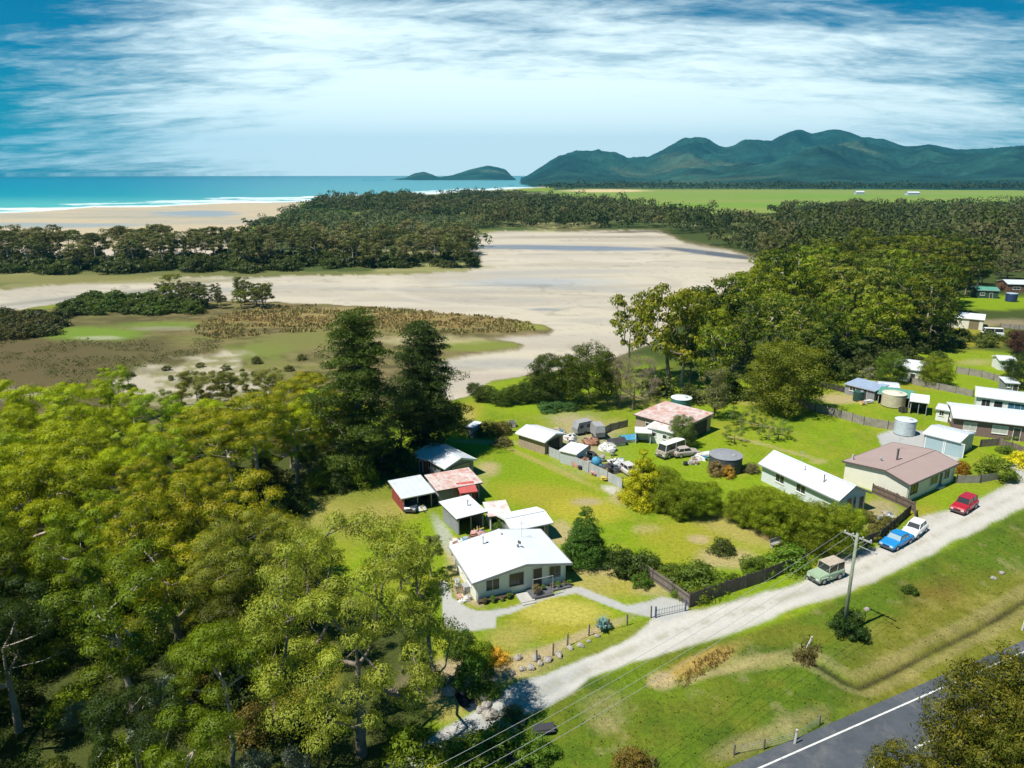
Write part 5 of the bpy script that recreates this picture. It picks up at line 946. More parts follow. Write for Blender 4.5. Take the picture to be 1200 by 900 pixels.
Dm = house('long_lean_to', 'long low shed with patchy rust-pink and white roof sheets', 'shed', (512, 576), (566, 566), 2.2, 4.2, ('mono', 2.4), W_GREY, RUST, opens=(('door', 'F', 4.4, 0, .9, 1.8),))
Dr = house('red_hut', 'small red hut with a red roof in front of the long low shed', 'hut', (539, 578.5), (560, 576), 1.95, 2.0, ('mono', 2.25), W_RED, REDR, oh=.2, opens=(('door', 'F', .55, 0, .7, 1.6, dict(f=TRIM_W)),), fascia=REDR)
Es = house('grey_garage', 'grey garage with zinc gable roof and tan roller door, below the pines', 'garage', (522, 549), (559, 538), 2.25, 6.8, ('gy', .5, 3.0), W_GREY, GREYY, fascia=TRIM_W, opens=(('garage_door', 'F', .9, 0, 3.0, 2.0, dict(p=solid('tan_door', (.34, .29, .21), .7, .1, bands=(2, 5, .15)), f=TRIM_D)), ('window', 'L', 2.0, .9, 1.0, .9), ('door', 'L', 5.4, 0, .85, 1.95)))
Er = house('red_lean_to', 'red lean-to with small white roof against the left side of the grey garage', 'lean-to', (488, 536), (500, 540), 2.0, 1.6, ('mono', 2.1), W_RED, WHITE, oh=.15, opens=(('door', 'F', .3, 0, .6, 1.6, dict(f=TRIM_W)),), fascia=TRIM_W)
# neighbour's yard
Fs = house('long_tin_shed', 'long tan-sided tin shed with white gable roof at the head of the tin fence', 'shed', (604, 507), (639, 518), 2.2, 4.2, ('gx', .5, 2.75), W_TAN, WHITE, opens=(('garage_door', 'R', .7, 0, 2.6, 1.9, dict(p=W_SHADE, f=TRIM_D)),), fascia=TRIM_W)  # right end: closed wall with a panel painted as shaded interior
Ft = house('tin_lean_to', 'small pale lean-to with white roof against the tin fence, amid the junk', 'lean-to', (655, 528), (676, 533), 1.9, 3.2, ('mono', 2.1), W_LGREY, WHITE, oh=.15, fascia=TRIM_W)
Hs = house('rusty_shed', 'wide shed with streaked rusty red roof, dark open right end', 'shed', (742, 486), (800, 502), 2.7, 8.5, ('mono', 2.95), W_TAN, RUST, oh=.3, opens=(('garage_door', 'R', 1.2, 0, 6.0, 2.3, dict(p=W_SHADE, f=TRIM_D)), ('window', 'F', 2, 1, 1.2, .9)))  # the open right end is a flat sheet coloured as interior shade
Hw = house('white_wing', 'white-roofed wing built onto the front of the rusty-roofed shed', 'shed', (757, 500), (790, 508), 2.4, 3.6, ('mono', 2.65), W_WHITE, RUSTY, oh=.25, opens=(('window', 'F', .8, 1.1, .6, .6, dict(m=0)), ('window', 'F', 2.6, 1.1, .6, .6, dict(m=0)), ('door', 'R', 1.2, 0, .85, 1.9)), fascia=TRIM_W)
Hk = house('kennel_shed', 'little white-roofed open shelter left of the white wing', 'shed', (744, 507), (764, 508), 1.8, 1.8, ('mono', 1.95), W_WHITE, WHITE, oh=.15, open_front=True, fascia=TRIM_W)
# white-roofed and pink-roofed houses
K = house('white_roof_house', 'long house with large plain white gable roof behind the yellow-green tree row', 'house', (984, 586), (1021, 576), 2.55, 12.4, ('gy', .46, 3.75), W_BLUE, WHITEY, oh=.4, fascia=TRIM_G, opens=(('window', 'F', 1.4, .7, .8, 1.5, dict(m=0)), ('window', 'F', 2.5, .7, .5, 1.5, dict(m=0)), ('door', 'F', 3.6, 0, .8, 2.0), ('window', 'L', 2.5, 1, 1.4, 1.1), ('window', 'L', 6, 1, 1.4, 1.1)))
flue(K, -1.4, 3.2, 3.0, 1.1, .07, TRIM_D); flue(K, -1.0, 6.6, 3.2, .7, .05, TRIM_D)
Lh = house('pink_roof_house', 'cream house with shallow dusty-pink gable roof beside the gravel road', 'house', (1066, 568.5), (1124, 543), 2.6, 8.5, ('gx', .36, 3.35, 2.75), W_CREAM, PINK, oh=.3, fascia=TRIM_D,
           opens=(('window', 'F', .9, .95, 1.5, 1.15, dict(f=TRIM_D)), ('window', 'F', 5.6, .95, 1.9, 1.15, dict(f=TRIM_W)), ('window', 'F', 9.2, .95, 1.4, 1.15, dict(f=TRIM_W)), ('window', 'R', 2, 1, 1.4, 1.1), ('door', 'F', 7.9, .1, .85, 2.0)))
flue(Lh, -1.2, 4.2, 3.3, 1.5, .13, TRIM_D); flue(Lh, -3.0, 5.4, 3.1, .5, .12, TRIM_G)
vb = MB().box(-4.9, 8.2, 3.1, .22, .22, 1.0); vb.build('chimney', CONC, Lh)
antenna(Lh, 3.5, 6.5, 2.9); downpipes(Lh, Lh['w'], 8.5, 2.55); antenna(K, 1.0, 9.0, 3.2, 1.5); MB().box(2.2, -.25, .15, 1.4, .5, .3).build('front_step', CONC, Lh)
Mg = house('double_garage', 'double garage with zinc roof and two pale blue roller doors', 'garage', (1081.5, 507.5), (1126, 518.5), 2.35, 5.6, ('gx', .5, 2.85), W_LGREY, GREYR, oh=.18, fascia=TRIM_W, opens=(('garage_door', 'F', .35, 0, 2.4, 2.05, dict(p=DOOR_B, f=TRIM_W, fw=.12)), ('garage_door', 'F', 3.1, 0, 2.4, 2.05, dict(p=DOOR_B, f=TRIM_W, fw=.12))))
Nb = house('brick_house', 'brown brick house with white roof, behind the double garage at the right edge', 'house', (1117, 489), (1214, 500), 2.75, 8, ('gx', .5, 3.3), BRICK, WHITE, oh=.4, fascia=TRIM_W, opens=(('window', 'F', 1.3, .8, .75, 1.3, dict(f=TRIM_W, p=CURT, m=0)), ('window', 'F', 2.25, .8, .75, 1.3, dict(f=TRIM_W, p=CURT, m=0)), ('window', 'F', 5.2, .9, 2.0, 1.2, dict(f=TRIM_W, p=CURT)), ('window', 'F', 9.6, .9, 2.6, 1.2, dict(f=TRIM_W, p=CURT, m=2)), ('door', 'F', 8.0, 0, .9, 2.05), ('window', 'L', 3, 1, 1.4, 1.1)))
Ow = house('white_villa', 'white house with white roof and dark blue glazing at the right edge', 'house', (1143, 464), (1205, 472), 3.0, 6.5, ('gx', .5, 3.5), W_WHITE, WHITE, oh=.3, fascia=TRIM_W, opens=(('window', 'F', .8, .6, 1.2, 1.9), ('window', 'F', 2.6, .3, 1.2, 2.2, dict(m=0)), ('window', 'F', 4.6, .3, 3.6, 2.2, dict(m=3, p=solid('blue_glass', (.05, .14, .22), .15, .1))), ('door', 'F', 8.4, 0, .9, 2.0)))
small = [('carport', 'dark open carport with white flat roof right of the cream water tank', (1066, 470), (1089, 473), 2.3, 4.0, ('mono', 2.5), W_TAN, WHITE, True, 3),
         ('timber_hut', 'white hut with grey roof between the carport and the brick house', (1096, 479), (1124, 484), 2.0, 3.4, ('gx', .5, 2.4), W_WHITE, GREYR, False, 0),
         ('green_lean_to', 'low green-roofed lean-to behind the cream water tank', (1028, 461), (1068, 467), 1.9, 3.6, ('mono', 2.2), W_GREY, GREENR, True, 3),
         ('long_blue_shed', 'long shed with pale blue sheet roof along the dark fence', (989, 450), (1026, 459), 1.9, 4.2, ('mono', 2.3), W_GREY, BLUER, False, 0),
         ('pale_roof_shed', 'shed with pale green-white roof behind the green lean-to', (1030, 453), (1055, 455), 2.1, 3.4, ('gx', .5, 2.4), W_LGREY, GREYR, False, 0),
         ('white_house', 'white-roofed house half hidden behind two round bushes', (1046, 430), (1083, 435), 2.6, 8, ('gx', .5, 3.5), W_WHITE, WHITE, False, 0),
         ('pale_shed', 'white-roofed barn with tan open doorway on the upper lawn', (1110, 371), (1154, 375), 2.8, 8, ('gx', .45, 3.6), W_CREAM, WHITE, False, 0),
         ('green_barn', 'dark green shed at the top of the upper lawn', (1145, 340), (1172, 341), 2.6, 7, ('gx', .5, 3.3), solid('green_sheet', (.03, .07, .05), .7, .2), GREENR, False, 0),
         ('brown_house', 'brown house with grey roof at the far right above the lawn', (1181, 333), (1225, 334), 2.8, 8, ('gx', .5, 3.8), solid('brown_wall', (.16, .08, .05), .8, .2), GREYR, False, 0),
         ('white_cabin', 'small white cabin beside the dark trees at the right edge', (1171, 422), (1192, 423), 2.2, 3.5, ('gx', .5, 2.7), W_WHITE, WHITE, False, 0),
         ('trellis_shed', 'small grey shed behind the white house, amid garden clutter', (1178, 449), (1196, 450), 1.8, 3, ('mono', 2.1), W_GREY, GREYR, False, 0),
         ('garden_outhouse', 'grey outhouse at the top end of the cottage paddock beside the pines', (546, 500), (555, 502), 1.7, 2.0, ('mono', 1.9), W_GREY, GREYR, False, 0)]
for nm, lb, fl, fr, ze, D_, rf, wl, rm, opn, po in small:
    hh = house(nm, lb, 'shed' if 'house' not in nm or 'out' in nm else 'house', fl, fr, ze, D_, rf, wl, rm, oh=.2, open_front=opn, posts=po, fascia=TRIM_W if rm is WHITE else TRIM_G)
    w = hh['w']
    if nm == 'pale_shed': frame_on(hh, 'F', w * .62, 0, w * .26, 2.4, w, D_, 'garage_door', TRIM_G, solid('tan_inside', (.20, .16, .09), .9), mull=0); frame_on(hh, 'F', 1.0, 1, 1.2, .9, w, D_, 'window', TRIM_W, GLASS)
    elif not opn and w > 2: frame_on(hh, 'F', w * .16, 1.0, w * .2, .8, w, D_, 'window', TRIM_W, GLASS); frame_on(hh, 'F', w * .6, 0, .85, 1.75, w, D_, 'door', TRIM_W, DOOR_D, mull=0, handle=True)

# ------------------------------------------------------------------ water tanks
def tank(px0, px1, py, h, label, mat, rmat, cone=.25):
    a, b = G(px0, py), G(px1, py); r = (b[0] - a[0]) / 2; x, y = (a[0] + b[0]) / 2, a[1] + r * .9
    root = empty('water_tank', (x, y, 0), 0, label, 'water tank'); wl = MB(); prof = [(r, 0)]
    for k in range(1, 11): z = h * k / 11; prof += [(r, z - .03), (r * 1.012, z), (r, z + .03)]
    wl.lathe(prof + [(r, h)], n=32).build('tank_wall', mat, root, smooth=True)
    lid = MB().lathe([(r * 1.03, h), (r * 1.03, h + .05), (r * .25, h + cone), (.02, h + cone + .02)], n=32).build('tank_roof', rmat, root); MB().lathe([(.28, 0), (.28, .12), (.24, .14)], cx=r * .4, cy=-r * .3, cz=h + cone * .55, n=12).build('hatch', TRIM_G, lid)
    MB().tube((r * 1.02, 0, .15), (r * 1.02, 0, h - .1), .045).build('pipe', TRIM_G, root)
    return root
tank(835, 873, 557, 2.25, 'dark grey round water tank with grey lid, left of the white-roofed house', solid('tank_dark', (.05, .06, .075), .6), solid('tank_lid', (.24, .25, .27), .7), .2)
tank(1053, 1076, 512, 2.4, 'pale blue-grey round tank on the concrete beside the double garage', solid('tank_zinc', (.46, .53, .55), .5), solid('tank_zinc_lid', (.58, .62, .64), .5), .15)
tank(1039, 1065, 479, 2.35, 'large cream round tank beside the open carport', solid('tank_cream', (.52, .47, .34), .6), solid('tank_cream_lid', (.60, .57, .46), .6), .3)
tank(1002, 1014, 471, 1.7, 'small dark green tank on the lawn left of the cream tank', solid('tank_green', (.02, .06, .05), .5), solid('tank_green_lid', (.03, .09, .07), .5), .15)
tank(788, 812, 484, 2.3, 'white-lidded teal tank behind the rusty-roofed shed', solid('tank_teal', (.04, .15, .16), .5), solid('tank_white_lid', (.62, .68, .68), .5), .3)
tank(1182, 1194, 354, 2.6, 'dark blue tank with pale lid on the upper lawn', solid('tank_blue', (.02, .04, .12), .5), solid('tank_pale_lid', (.4, .5, .6), .5), .2)

# ------------------------------------------------------------------ fences
def fence(label, pts, h, mat, post_m=None, name='paling_fence', gap=2.4, top=.12, solid_top=False, wavy=.05, panel='palings', wire=False, z0=0.0):
    P = [np.array(G(*p)) for p in pts]; o = P[0]; root = empty(name, (o[0], o[1], 0), 0, label, 'fence'); pl = MB(); rl = MB(); r = random.Random(int(o[0] * 10) + 5)
    for a, b in zip(P[:-1], P[1:]):
        L_ = float(np.linalg.norm(b - a)); u = (b - a) / L_; n = np.array([-u[1], u[0]]); ang = math.atan2(u[1], u[0]); a_, b_ = a - o, b - o
        if wire:
            for k in range(4):
                zz = h * (.25 + .23 * k); rl.tube((a_[0], a_[1], zz), (b_[0], b_[1], zz), .008, .008, 4)
        elif panel == 'palings':
            st = .16; m_ = int(L_ / st)
            for k in range(m_):
                c = a_ + u * (k + .5) * L_ / m_; hh = h * (1 + r.uniform(-wavy, wavy)); pl.box(c[0], c[1], hh / 2, L_ / m_ * .93, .022, hh, ang + r.uniform(-.02, .02))
        else:
            st = 2.2; m_ = max(1, int(L_ / st))
            for k in range(m_):
                c = a_ + u * (k + .5) * L_ / m_; hh = h * (1 + r.uniform(-wavy, wavy)); pl.box(c[0], c[1], hh / 2, L_ / m_ * .985, .03 + .01 * (k % 2), hh, ang)
        if not wire:
            for zz in (.3 * h, .8 * h): c = (a_ + b_) / 2 - n * -.045; rl.box(c[0], c[1], zz, L_, .05, .08, ang)
    if pl.v: pl.build('palings' if panel == 'palings' else 'sheet_panels', mat, root)
    rl.build('wires' if wire else 'rails', METAL if wire else (post_m or mat), root)
    k = 0
    for a, b in zip(P[:-1], P[1:]):
        L_ = float(np.linalg.norm(b - a)); m_ = max(1, round(L_ / gap))
        for i in range(m_ + (1 if b is P[-1] else 0)):
            c = a + (b - a) * i / m_ - o; pm = MB(); hh = h + top + r.uniform(-.05, .08); pm.box(0, 0, hh / 2 - .1, .11, .11, hh + .2, math.atan2(*(b - a)[::-1]), .92); p_ = pm.build('post', post_m or mat, root, (c[0], c[1], 0)); p_.rotation_euler = (r.uniform(-.03, .03), r.uniform(-.03, .03), 0); k += 1
    return root
WP = solid('fence_post_dark', (.10, .08, .065), .9, .3)
fence('dark weathered paling fence along the gravel road behind the jeep', [(808, 712), (850, 697), (896, 682), (920, 672), (942, 664)], 1.5, solid('dark_palings', (.135, .105, .085), .95, .35, 1.6, fine=6), WP)
fence('short grey-brown paling fence running from the garden gate towards the conifer', [(808, 712), (788, 697), (765, 681), (744, 667)], 1.35, solid('grey_palings', (.21, .175, .145), .95, .3, 1.6, fine=6), WP)
fence('brown paling fence beside the blue car, round the white-roofed house', [(1008, 642), (1030, 634), (1050, 617), (1066, 603)], 1.25, solid('brown_palings', (.12, .085, .07), .95, .3, 1.6, fine=6), WP)
fence('brown side fence between the white-roofed and the pink-roofed house', [(1072, 611), (1071, 600), (1050, 590), (1022, 578)], 1.3, solid('tan_palings', (.17, .12, .095), .95, .3, 1.6, fine=6), WP)
fence('long grey timber fence behind the green paddock', [(930, 474), (955, 482), (985, 490), (1012, 498), (1040, 503), (1052, 505)], 1.4, WOODG, WP)
fence('corrugated tin fence with dark posts between the cottage paddock and the junk yard', [(643, 534), (665, 543), (690, 554), (712, 564), (729, 573)], 1.45, solid('tin_fence', (.40, .42, .44), .6, .18, 1.0, bands=(0, 2, .2), dirt=((.33, .25, .2), .6, .8, 1)), TRIM_D, 'tin_fence', panel='sheet', gap=3.0)
fence('dark low fence below the long blue shed', [(955, 452), (985, 459), (1010, 466), (1035, 471)], 1.2, solid('black_palings', (.06, .055, .055), .95, .3, 1.6), WP)
fence('grey fence behind the round bushes of the upper yards', [(1068, 450), (1100, 457), (1140, 465)], 1.3, WOODG, WP)
fence('old grey paling fence across the upper yards', [(1120, 437), (1150, 442), (1178, 450)], 1.4, WOODG, WP)
fence('short timber fence before the clipped bush at the side road', [(1120, 566), (1148, 566), (1170, 562), (1178, 552)], 1.1, WOODG, WP)
fence('brown yard fence behind the double garage below the brick house', [(1148, 524), (1170, 522), (1200, 533), (1225, 542)], 1.2, WOOD, WP)
fence('low grey fence right of the upper barn', [(1172, 384), (1205, 387), (1240, 390)], 1.2, WOODG, WP)
fence('leaning grey board fence behind the junk yard', [(700, 513), (715, 505), (735, 500)], 1.2, WOODG, WP)
fence('wire fence on grey posts below the cottage garden', [(629, 776), (648, 768), (665, 757), (690, 745), (735, 733), (763, 724)], 1.05, WOODG, solid('old_post', (.20, .17, .14), .9, .3), 'wire_fence', gap=2.2, wire=True)
fence('wire fence on grey posts beside the highway verge', [(860, 885), (895, 878), (931, 868), (960, 850)], .8, WOODG, solid('old_post', (.2, .17, .14)), 'wire_fence', gap=4.2, wire=True)
# low white picket gate at the garden entrance
o0 = np.array(G(768, 724)); o1 = np.array(G(803, 716)); u = o1 - o0; L_ = float(np.linalg.norm(u)); ang = math.atan2(u[1], u[0])
g_ = empty('garden_gate', (o0[0], o0[1], 0), ang, 'low pale picket gate across the cottage driveway, with blue end post', 'gate'); pm = MB()
for k in range(12): pm.box(.1 + (L_ - .2) * k / 11, 0, .5, .06, .02, .85)
for zz in (.25, .75): pm.box(L_ / 2, .03, zz, L_, .03, .06)
pm.build('pickets', solid('pale_pickets', (.55, .55, .53), .8), g_)
for k, xx in enumerate((0, L_)): p_ = MB().box(xx, 0, .6, .12, .12, 1.2).build('post', solid('gate_post', (.08, .12, .22), .7), g_)

# ------------------------------------------------------------------ power pole and lines
poleM = solid('pole_wood', (.24, .27, .19), .85, .25, 2)
def pole(x, y, h, label, rz):
    r = empty('power_pole', (x, y, 0), rz, label, 'power pole'); MB().tube((0, 0, -.3), (0, 0, h), .17, .12, 12).build('pole', poleM, r, smooth=True)
    ca = MB().box(0, .16, h - .45, 2.5, .10, .13).box(0, .15, h - .45, .10, .34, .2).build('crossarm', solid('arm', (.38, .37, .33), .8), r); br = MB().tube((-.7, .17, h - .5), (0, .14, h - 1.1), .02).tube((.7, .17, h - .5), (0, .14, h - 1.1), .02).build('brace', METAL, r)
    for xx in (-1.15, -.45, .45, 1.15): MB().lathe([(.05, 0), (.09, .04), (.05, .08), (.09, .12), (.04, .18)], xx, .16, h - .38, 10).build('insulator', solid('porcelain', (.62, .62, .60), .3), ca, smooth=True)
    return r
px_, py_ = G(988, 742); D2 = G(230, 1090); d_ = np.array([D2[0] - px_, D2[1] - py_]); rz_ = math.atan2(d_[1], d_[0]) + math.pi / 2
p1 = pole(px_, py_, 10.0, 'tall greenish timber power pole with crossarm on the road verge', rz_); 
e2_ = (px_ - 44, py_ - 34.0); rz_ = math.atan2(-34, -44) + math.pi / 2; p1.rotation_euler.z = rz_
MB().tube((.3, 0, 8.9), (1.9, -.5, 9.1), .03).box(1.9, -.5, 9.08, .35, .16, .1).build('lamp_arm', METAL, p1)
p2_ = pole(e2_[0], e2_[1], 10.0, 'matching power pole outside the lower left of the view', rz_)
def wire_line(xx, label, zo=0.0, sag=1.1):
    c, s_ = math.cos(rz_), math.sin(rz_); a = Vector((px_ + xx * c - .16 * s_, py_ + xx * s_ + .16 * c, 9.8 + zo)); b = Vector((e2_[0] + xx * c - .16 * s_, e2_[1] + xx * s_ + .16 * c, 9.8 + zo)); m = MB(); n = 28; prev = None
    for k in range(n + 1):
        t = k / n; q = a.lerp(b, t); q.z -= sag * 4 * t * (1 - t)
        if prev is not None: m.tube(prev - a, q - a, .013, .013, 5, cap=False)
        prev = q
    o = m.build('power_line', solid('cable', (.4, .4, .4), .6), None, tuple(a)); return tag(o, label, 'cable', 'power lines from the pole')
for xx, lb in ((-1.15, 'power line strung from the outer left insulator of the pole'), (-.45, 'power line strung from the inner left insulator of the pole'), (.45, 'power line strung from the inner right insulator of the pole'), (1.15, 'power line strung from the outer right insulator of the pole')): wire_line(xx, lb)
# little marker posts
for px, py, lb in ((945, 760, 'leaning pale stick post on the verge'), (931, 872, 'short white marker stake near the highway'), (1198, 738, 'white guide post at the highway edge')):
    x, y = G(px, py); r = empty('marker_post', (x, y, 0), 0, lb, 'post'); p_ = MB().box(0, 0, .6, .12, .06, 1.4).build('stake', TRIM_W, r); MB().box(0, -.034, 1.12, .10, .01, .12).build('reflector', solid('reflector', (.5, .1, .05), .3), p_); r.rotation_euler = (0, .3 if '945' == str(px) else .05, 0)

# ------------------------------------------------------------------ vehicles
def vehicle(name, label, cat, px, py, heading, L_, Wd, prof_h, belt, roof_z, cab, paint, kind='sedan', z=0.0, glassm=None, roof_m=None, group=None):
    """x forward. prof_h: [(x, z_top)] for the body top line; cab: (x_front_base, x_front_top, x_rear_top, x_rear_base)"""
    x, y = G(px, py); root = empty(name, (x, y, z), heading, label, cat, group); hw = Wd / 2; b = MB(); st = []
    n = len(prof_h)
    for i, (xx, zt) in enumerate(prof_h):
        e = .93 if i in (0, n - 1) else 1.0; st.append([(xx, -hw * e * .93, .28), (xx, -hw * e, .50), (xx, -hw * e, zt * .82 + .05), (xx, -hw * e * .90, zt), (xx, 0, zt + (.03 if kind != 'jeep' else .01)), (xx, hw * e * .90, zt), (xx, hw * e, zt * .82 + .05), (xx, hw * e, .50), (xx, hw * e * .93, .28)])
    i0 = len(b.v)
    for s_ in st: b.v += s_
    for i in range(n - 1):
        for k in range(8): b.f.append((i0 + i * 9 + k, i0 + i * 9 + k + 1, i0 + (i + 1) * 9 + k + 1, i0 + (i + 1) * 9 + k))
        b.f.append((i0 + i * 9, i0 + (i + 1) * 9, i0 + (i + 1) * 9 + 8, i0 + i * 9 + 8))
    b.f.append(tuple(range(i0, i0 + 9))[::-1]); b.f.append(tuple(range(i0 + (n - 1) * 9, i0 + n * 9)))
    body = b.build('body', paint, root, smooth=False)
    xf, xft, xrt, xr = cab; wb = hw * .88; wt = hw * (.70 if kind != 'jeep' else .82); gl = glassm or GLASS
    def lo(x_): return np.interp(x_, [p[0] for p in prof_h], [p[1] for p in prof_h]) - .02
    c = MB(); v = [(xf, -wb, lo(xf)), (xf, wb, lo(xf)), (xr, wb, lo(xr)), (xr, -wb, lo(xr)), (xft, -wt, roof_z), (xft, wt, roof_z), (xrt, wt, roof_z), (xrt, -wt, roof_z)]
    if xf < xr: pass
    c.v = v; c.f = [(4, 5, 6, 7), (0, 1, 5, 4), (1, 2, 6, 5), (2, 3, 7, 6), (3, 0, 4, 7), (3, 2, 1, 0)]; c.build('windows', gl, root)
    rf = MB(); rf.slab([(xrt - .04, -wt - .03, roof_z + .05), (xft + .04, -wt - .03, roof_z + .05), (xft + .04, wt + .03, roof_z + .05), (xrt - .04, wt + .03, roof_z + .05)], .06)
    for sy in (-1, 1):
        for (xa, xb) in ((xf, xft), (xr, xrt), ((xf + xr) / 2 - .1, (xft + xrt) / 2 - .1)):
            za = lo(xa); rf.tube((xa, sy * (wb + .012), za), (xb, sy * (wt + .012), roof_z), .045, .04, 5)
    rf.build('roof', roof_m or paint, root)
    for (wx, sy) in ((L_ * .31, 1), (L_ * .31, -1), (-L_ * .30, 1), (-L_ * .30, -1)):
        r = .33 if kind not in ('jeep', 'suv') else .38; ty = MB().tube((wx, sy * (hw - .2), r), (wx, sy * (hw + .015), r), r, r, 18).build('tyre', BLACK, root); MB().tube((wx, sy * (hw + .01), r), (wx, sy * (hw + .03), r), r * .6, r * .5, 14).build('rim', METAL, ty)
    xfr = prof_h[0][0] if prof_h[0][0] > prof_h[-1][0] else prof_h[-1][0]; xre = -xfr; zl = .62
    for sy in (-1, 1): MB().box(xfr - .02, sy * hw * .66, zl, .08, .32, .16).build('headlight', solid('lamp_glass', (.6, .62, .62), .2), root); MB().box(xre + .02, sy * hw * .70, zl + .05, .08, .26, .18).build('tail_light', solid('tail_lamp', (.35, .02, .02), .3), root)
    MB().box(xfr + .02, 0, .38, .12, Wd * .94, .16).build('bumper', solid('bumper_dark', (.06, .06, .065), .6), root); MB().box(xre - .02, 0, .40, .12, Wd * .94, .16).build('bumper', MATS['bumper_dark'], root); MB().box(xfr + .005, 0, zl - .02, .05, Wd * .38, .14).build('grille', BLACK, root)
    for sy in (-1, 1): MB().box(xf - .25, sy * (hw + .07), lo(xf) + .10, .12, .14, .10).build('mirror', paint, root)
    if kind == 'jeep':
        MB().tube((-L_ / 2 - .06, 0, .95), (-L_ / 2 - .26, 0, .95), .36, .36, 16).build('spare_wheel', BLACK, root)
        for sy in (-1, 1): MB().box(L_ * .31, sy * (hw - .05), .80, .95, .34, .06).build('fender', paint, root)
    return root
def face(pa, pb): a, b = np.array(G(*pa)), np.array(G(*pb)); return math.atan2(b[1] - a[1], b[0] - a[0])
carp = lambda n, c: solid(n, c, .25, .04, spec=.6)
rd = face((1068, 622), (1034, 640))
SED = [(2.25, .62), (2.1, .74), (1.2, .86), (.9, .90), (-1.3, .92), (-1.6, .93), (-2.15, .88), (-2.25, .66)]
HAT = [(2.0, .62), (1.85, .76), (1.15, .88), (.85, .93), (-1.4, .95), (-1.9, .92), (-1.98, .62)]
SUV = [(2.1, .70), (1.98, .86), (1.0, .98), (.8, 1.02), (-1.5, 1.04), (-2.05, 1.0), (-2.1, .62)]
JEP = [(1.85, .72), (1.80, .98), (.55, 1.06), (.5, 1.08), (-1.7, 1.08), (-1.8, 1.05), (-1.82, .6)]
vehicle('parked_sedan', 'bright blue sedan parked on the gravel by the brown fence, nose towards the pole', 'car', 1050, 638, rd, 4.5, 1.76, SED, .9, 1.38, (1.0, .35, -.85, -1.55), carp('blue_paint', (.02, .22, .52)), glassm=solid('pale_screen', (.28, .38, .42), .1, .05))
vehicle('parked_hatchback', 'white hatchback parked right behind the blue sedan', 'car', 1071, 625, rd + .12, 4.0, 1.70, HAT, .9, 1.42, (.95, .3, -1.3, -1.8), carp('white_paint', (.68, .70, .70)))
vehicle('parked_wagon', 'red station wagon parked alone near the pink-roofed house', 'car', 1129, 597, rd + .05, 4.2, 1.78, SUV, 1.0, 1.66, (.95, .35, -1.75, -2.0), carp('red_paint', (.38, .015, .03)), 'suv')
vehicle('parked_jeep', 'pale green boxy jeep with beige canvas roof at the end of the paling fence', 'jeep', 967, 678, rd - .15, 3.7, 1.66, JEP, 1.0, 1.86, (.52, .36, -1.72, -1.78), carp('sage_paint', (.30, .40, .27)), 'jeep', roof_m=solid('canvas', (.42, .36, .28), .9), glassm=None)
VAN = [(2.4, .7), (2.35, 1.1), (2.0, 1.2), (-2.3, 1.2), (-2.4, 1.1), (-2.42, .6)]
vehicle('camper_van', 'old camper van with white roof and brown dusty flanks on the neighbour lawn', 'van', 786, 533, face((800, 525), (768, 536)), 4.8, 1.9, VAN, 1.2, 2.1, (2.3, 1.9, -2.2, -2.35), carp('brown_paint', (.34, .29, .24)), 'suv', roof_m=TRIM_W)
vehicle('wrecked_car', 'white wrecked car with pink bonnet at the end of the tin fence', 'car', 738, 556, face((720, 548), (738, 560)), 4.2, 1.7, HAT, .9, 1.4, (.95, .3, -1.3, -1.8), carp('faded_white', (.58, .54, .54)))
vehicle('parked_car', 'dusty grey car behind the camper van', 'car', 803, 534, .3, 3.8, 1.6, HAT, .9, 1.35, (.95, .3, -1.3, -1.8), carp('dust_paint', (.42, .38, .33)))
vehicle('dark_car', 'dark car inside the open bay of the red-sided shed', 'car', 485, 594, face((500, 575), (487, 598)), 4.0, 1.65, HAT, .9, 1.38, (.95, .3, -1.3, -1.8), carp('dark_paint', (.04, .05, .07)))
vehicle('white_van', 'white van parked before the upper barn', 'van', 1162, 394, 2.9, 4.8, 1.9, VAN, 1.2, 2.1, (2.3, 1.9, -2.2, -2.35), carp('van_white', (.66, .70, .72)), 'suv', roof_m=TRIM_W)

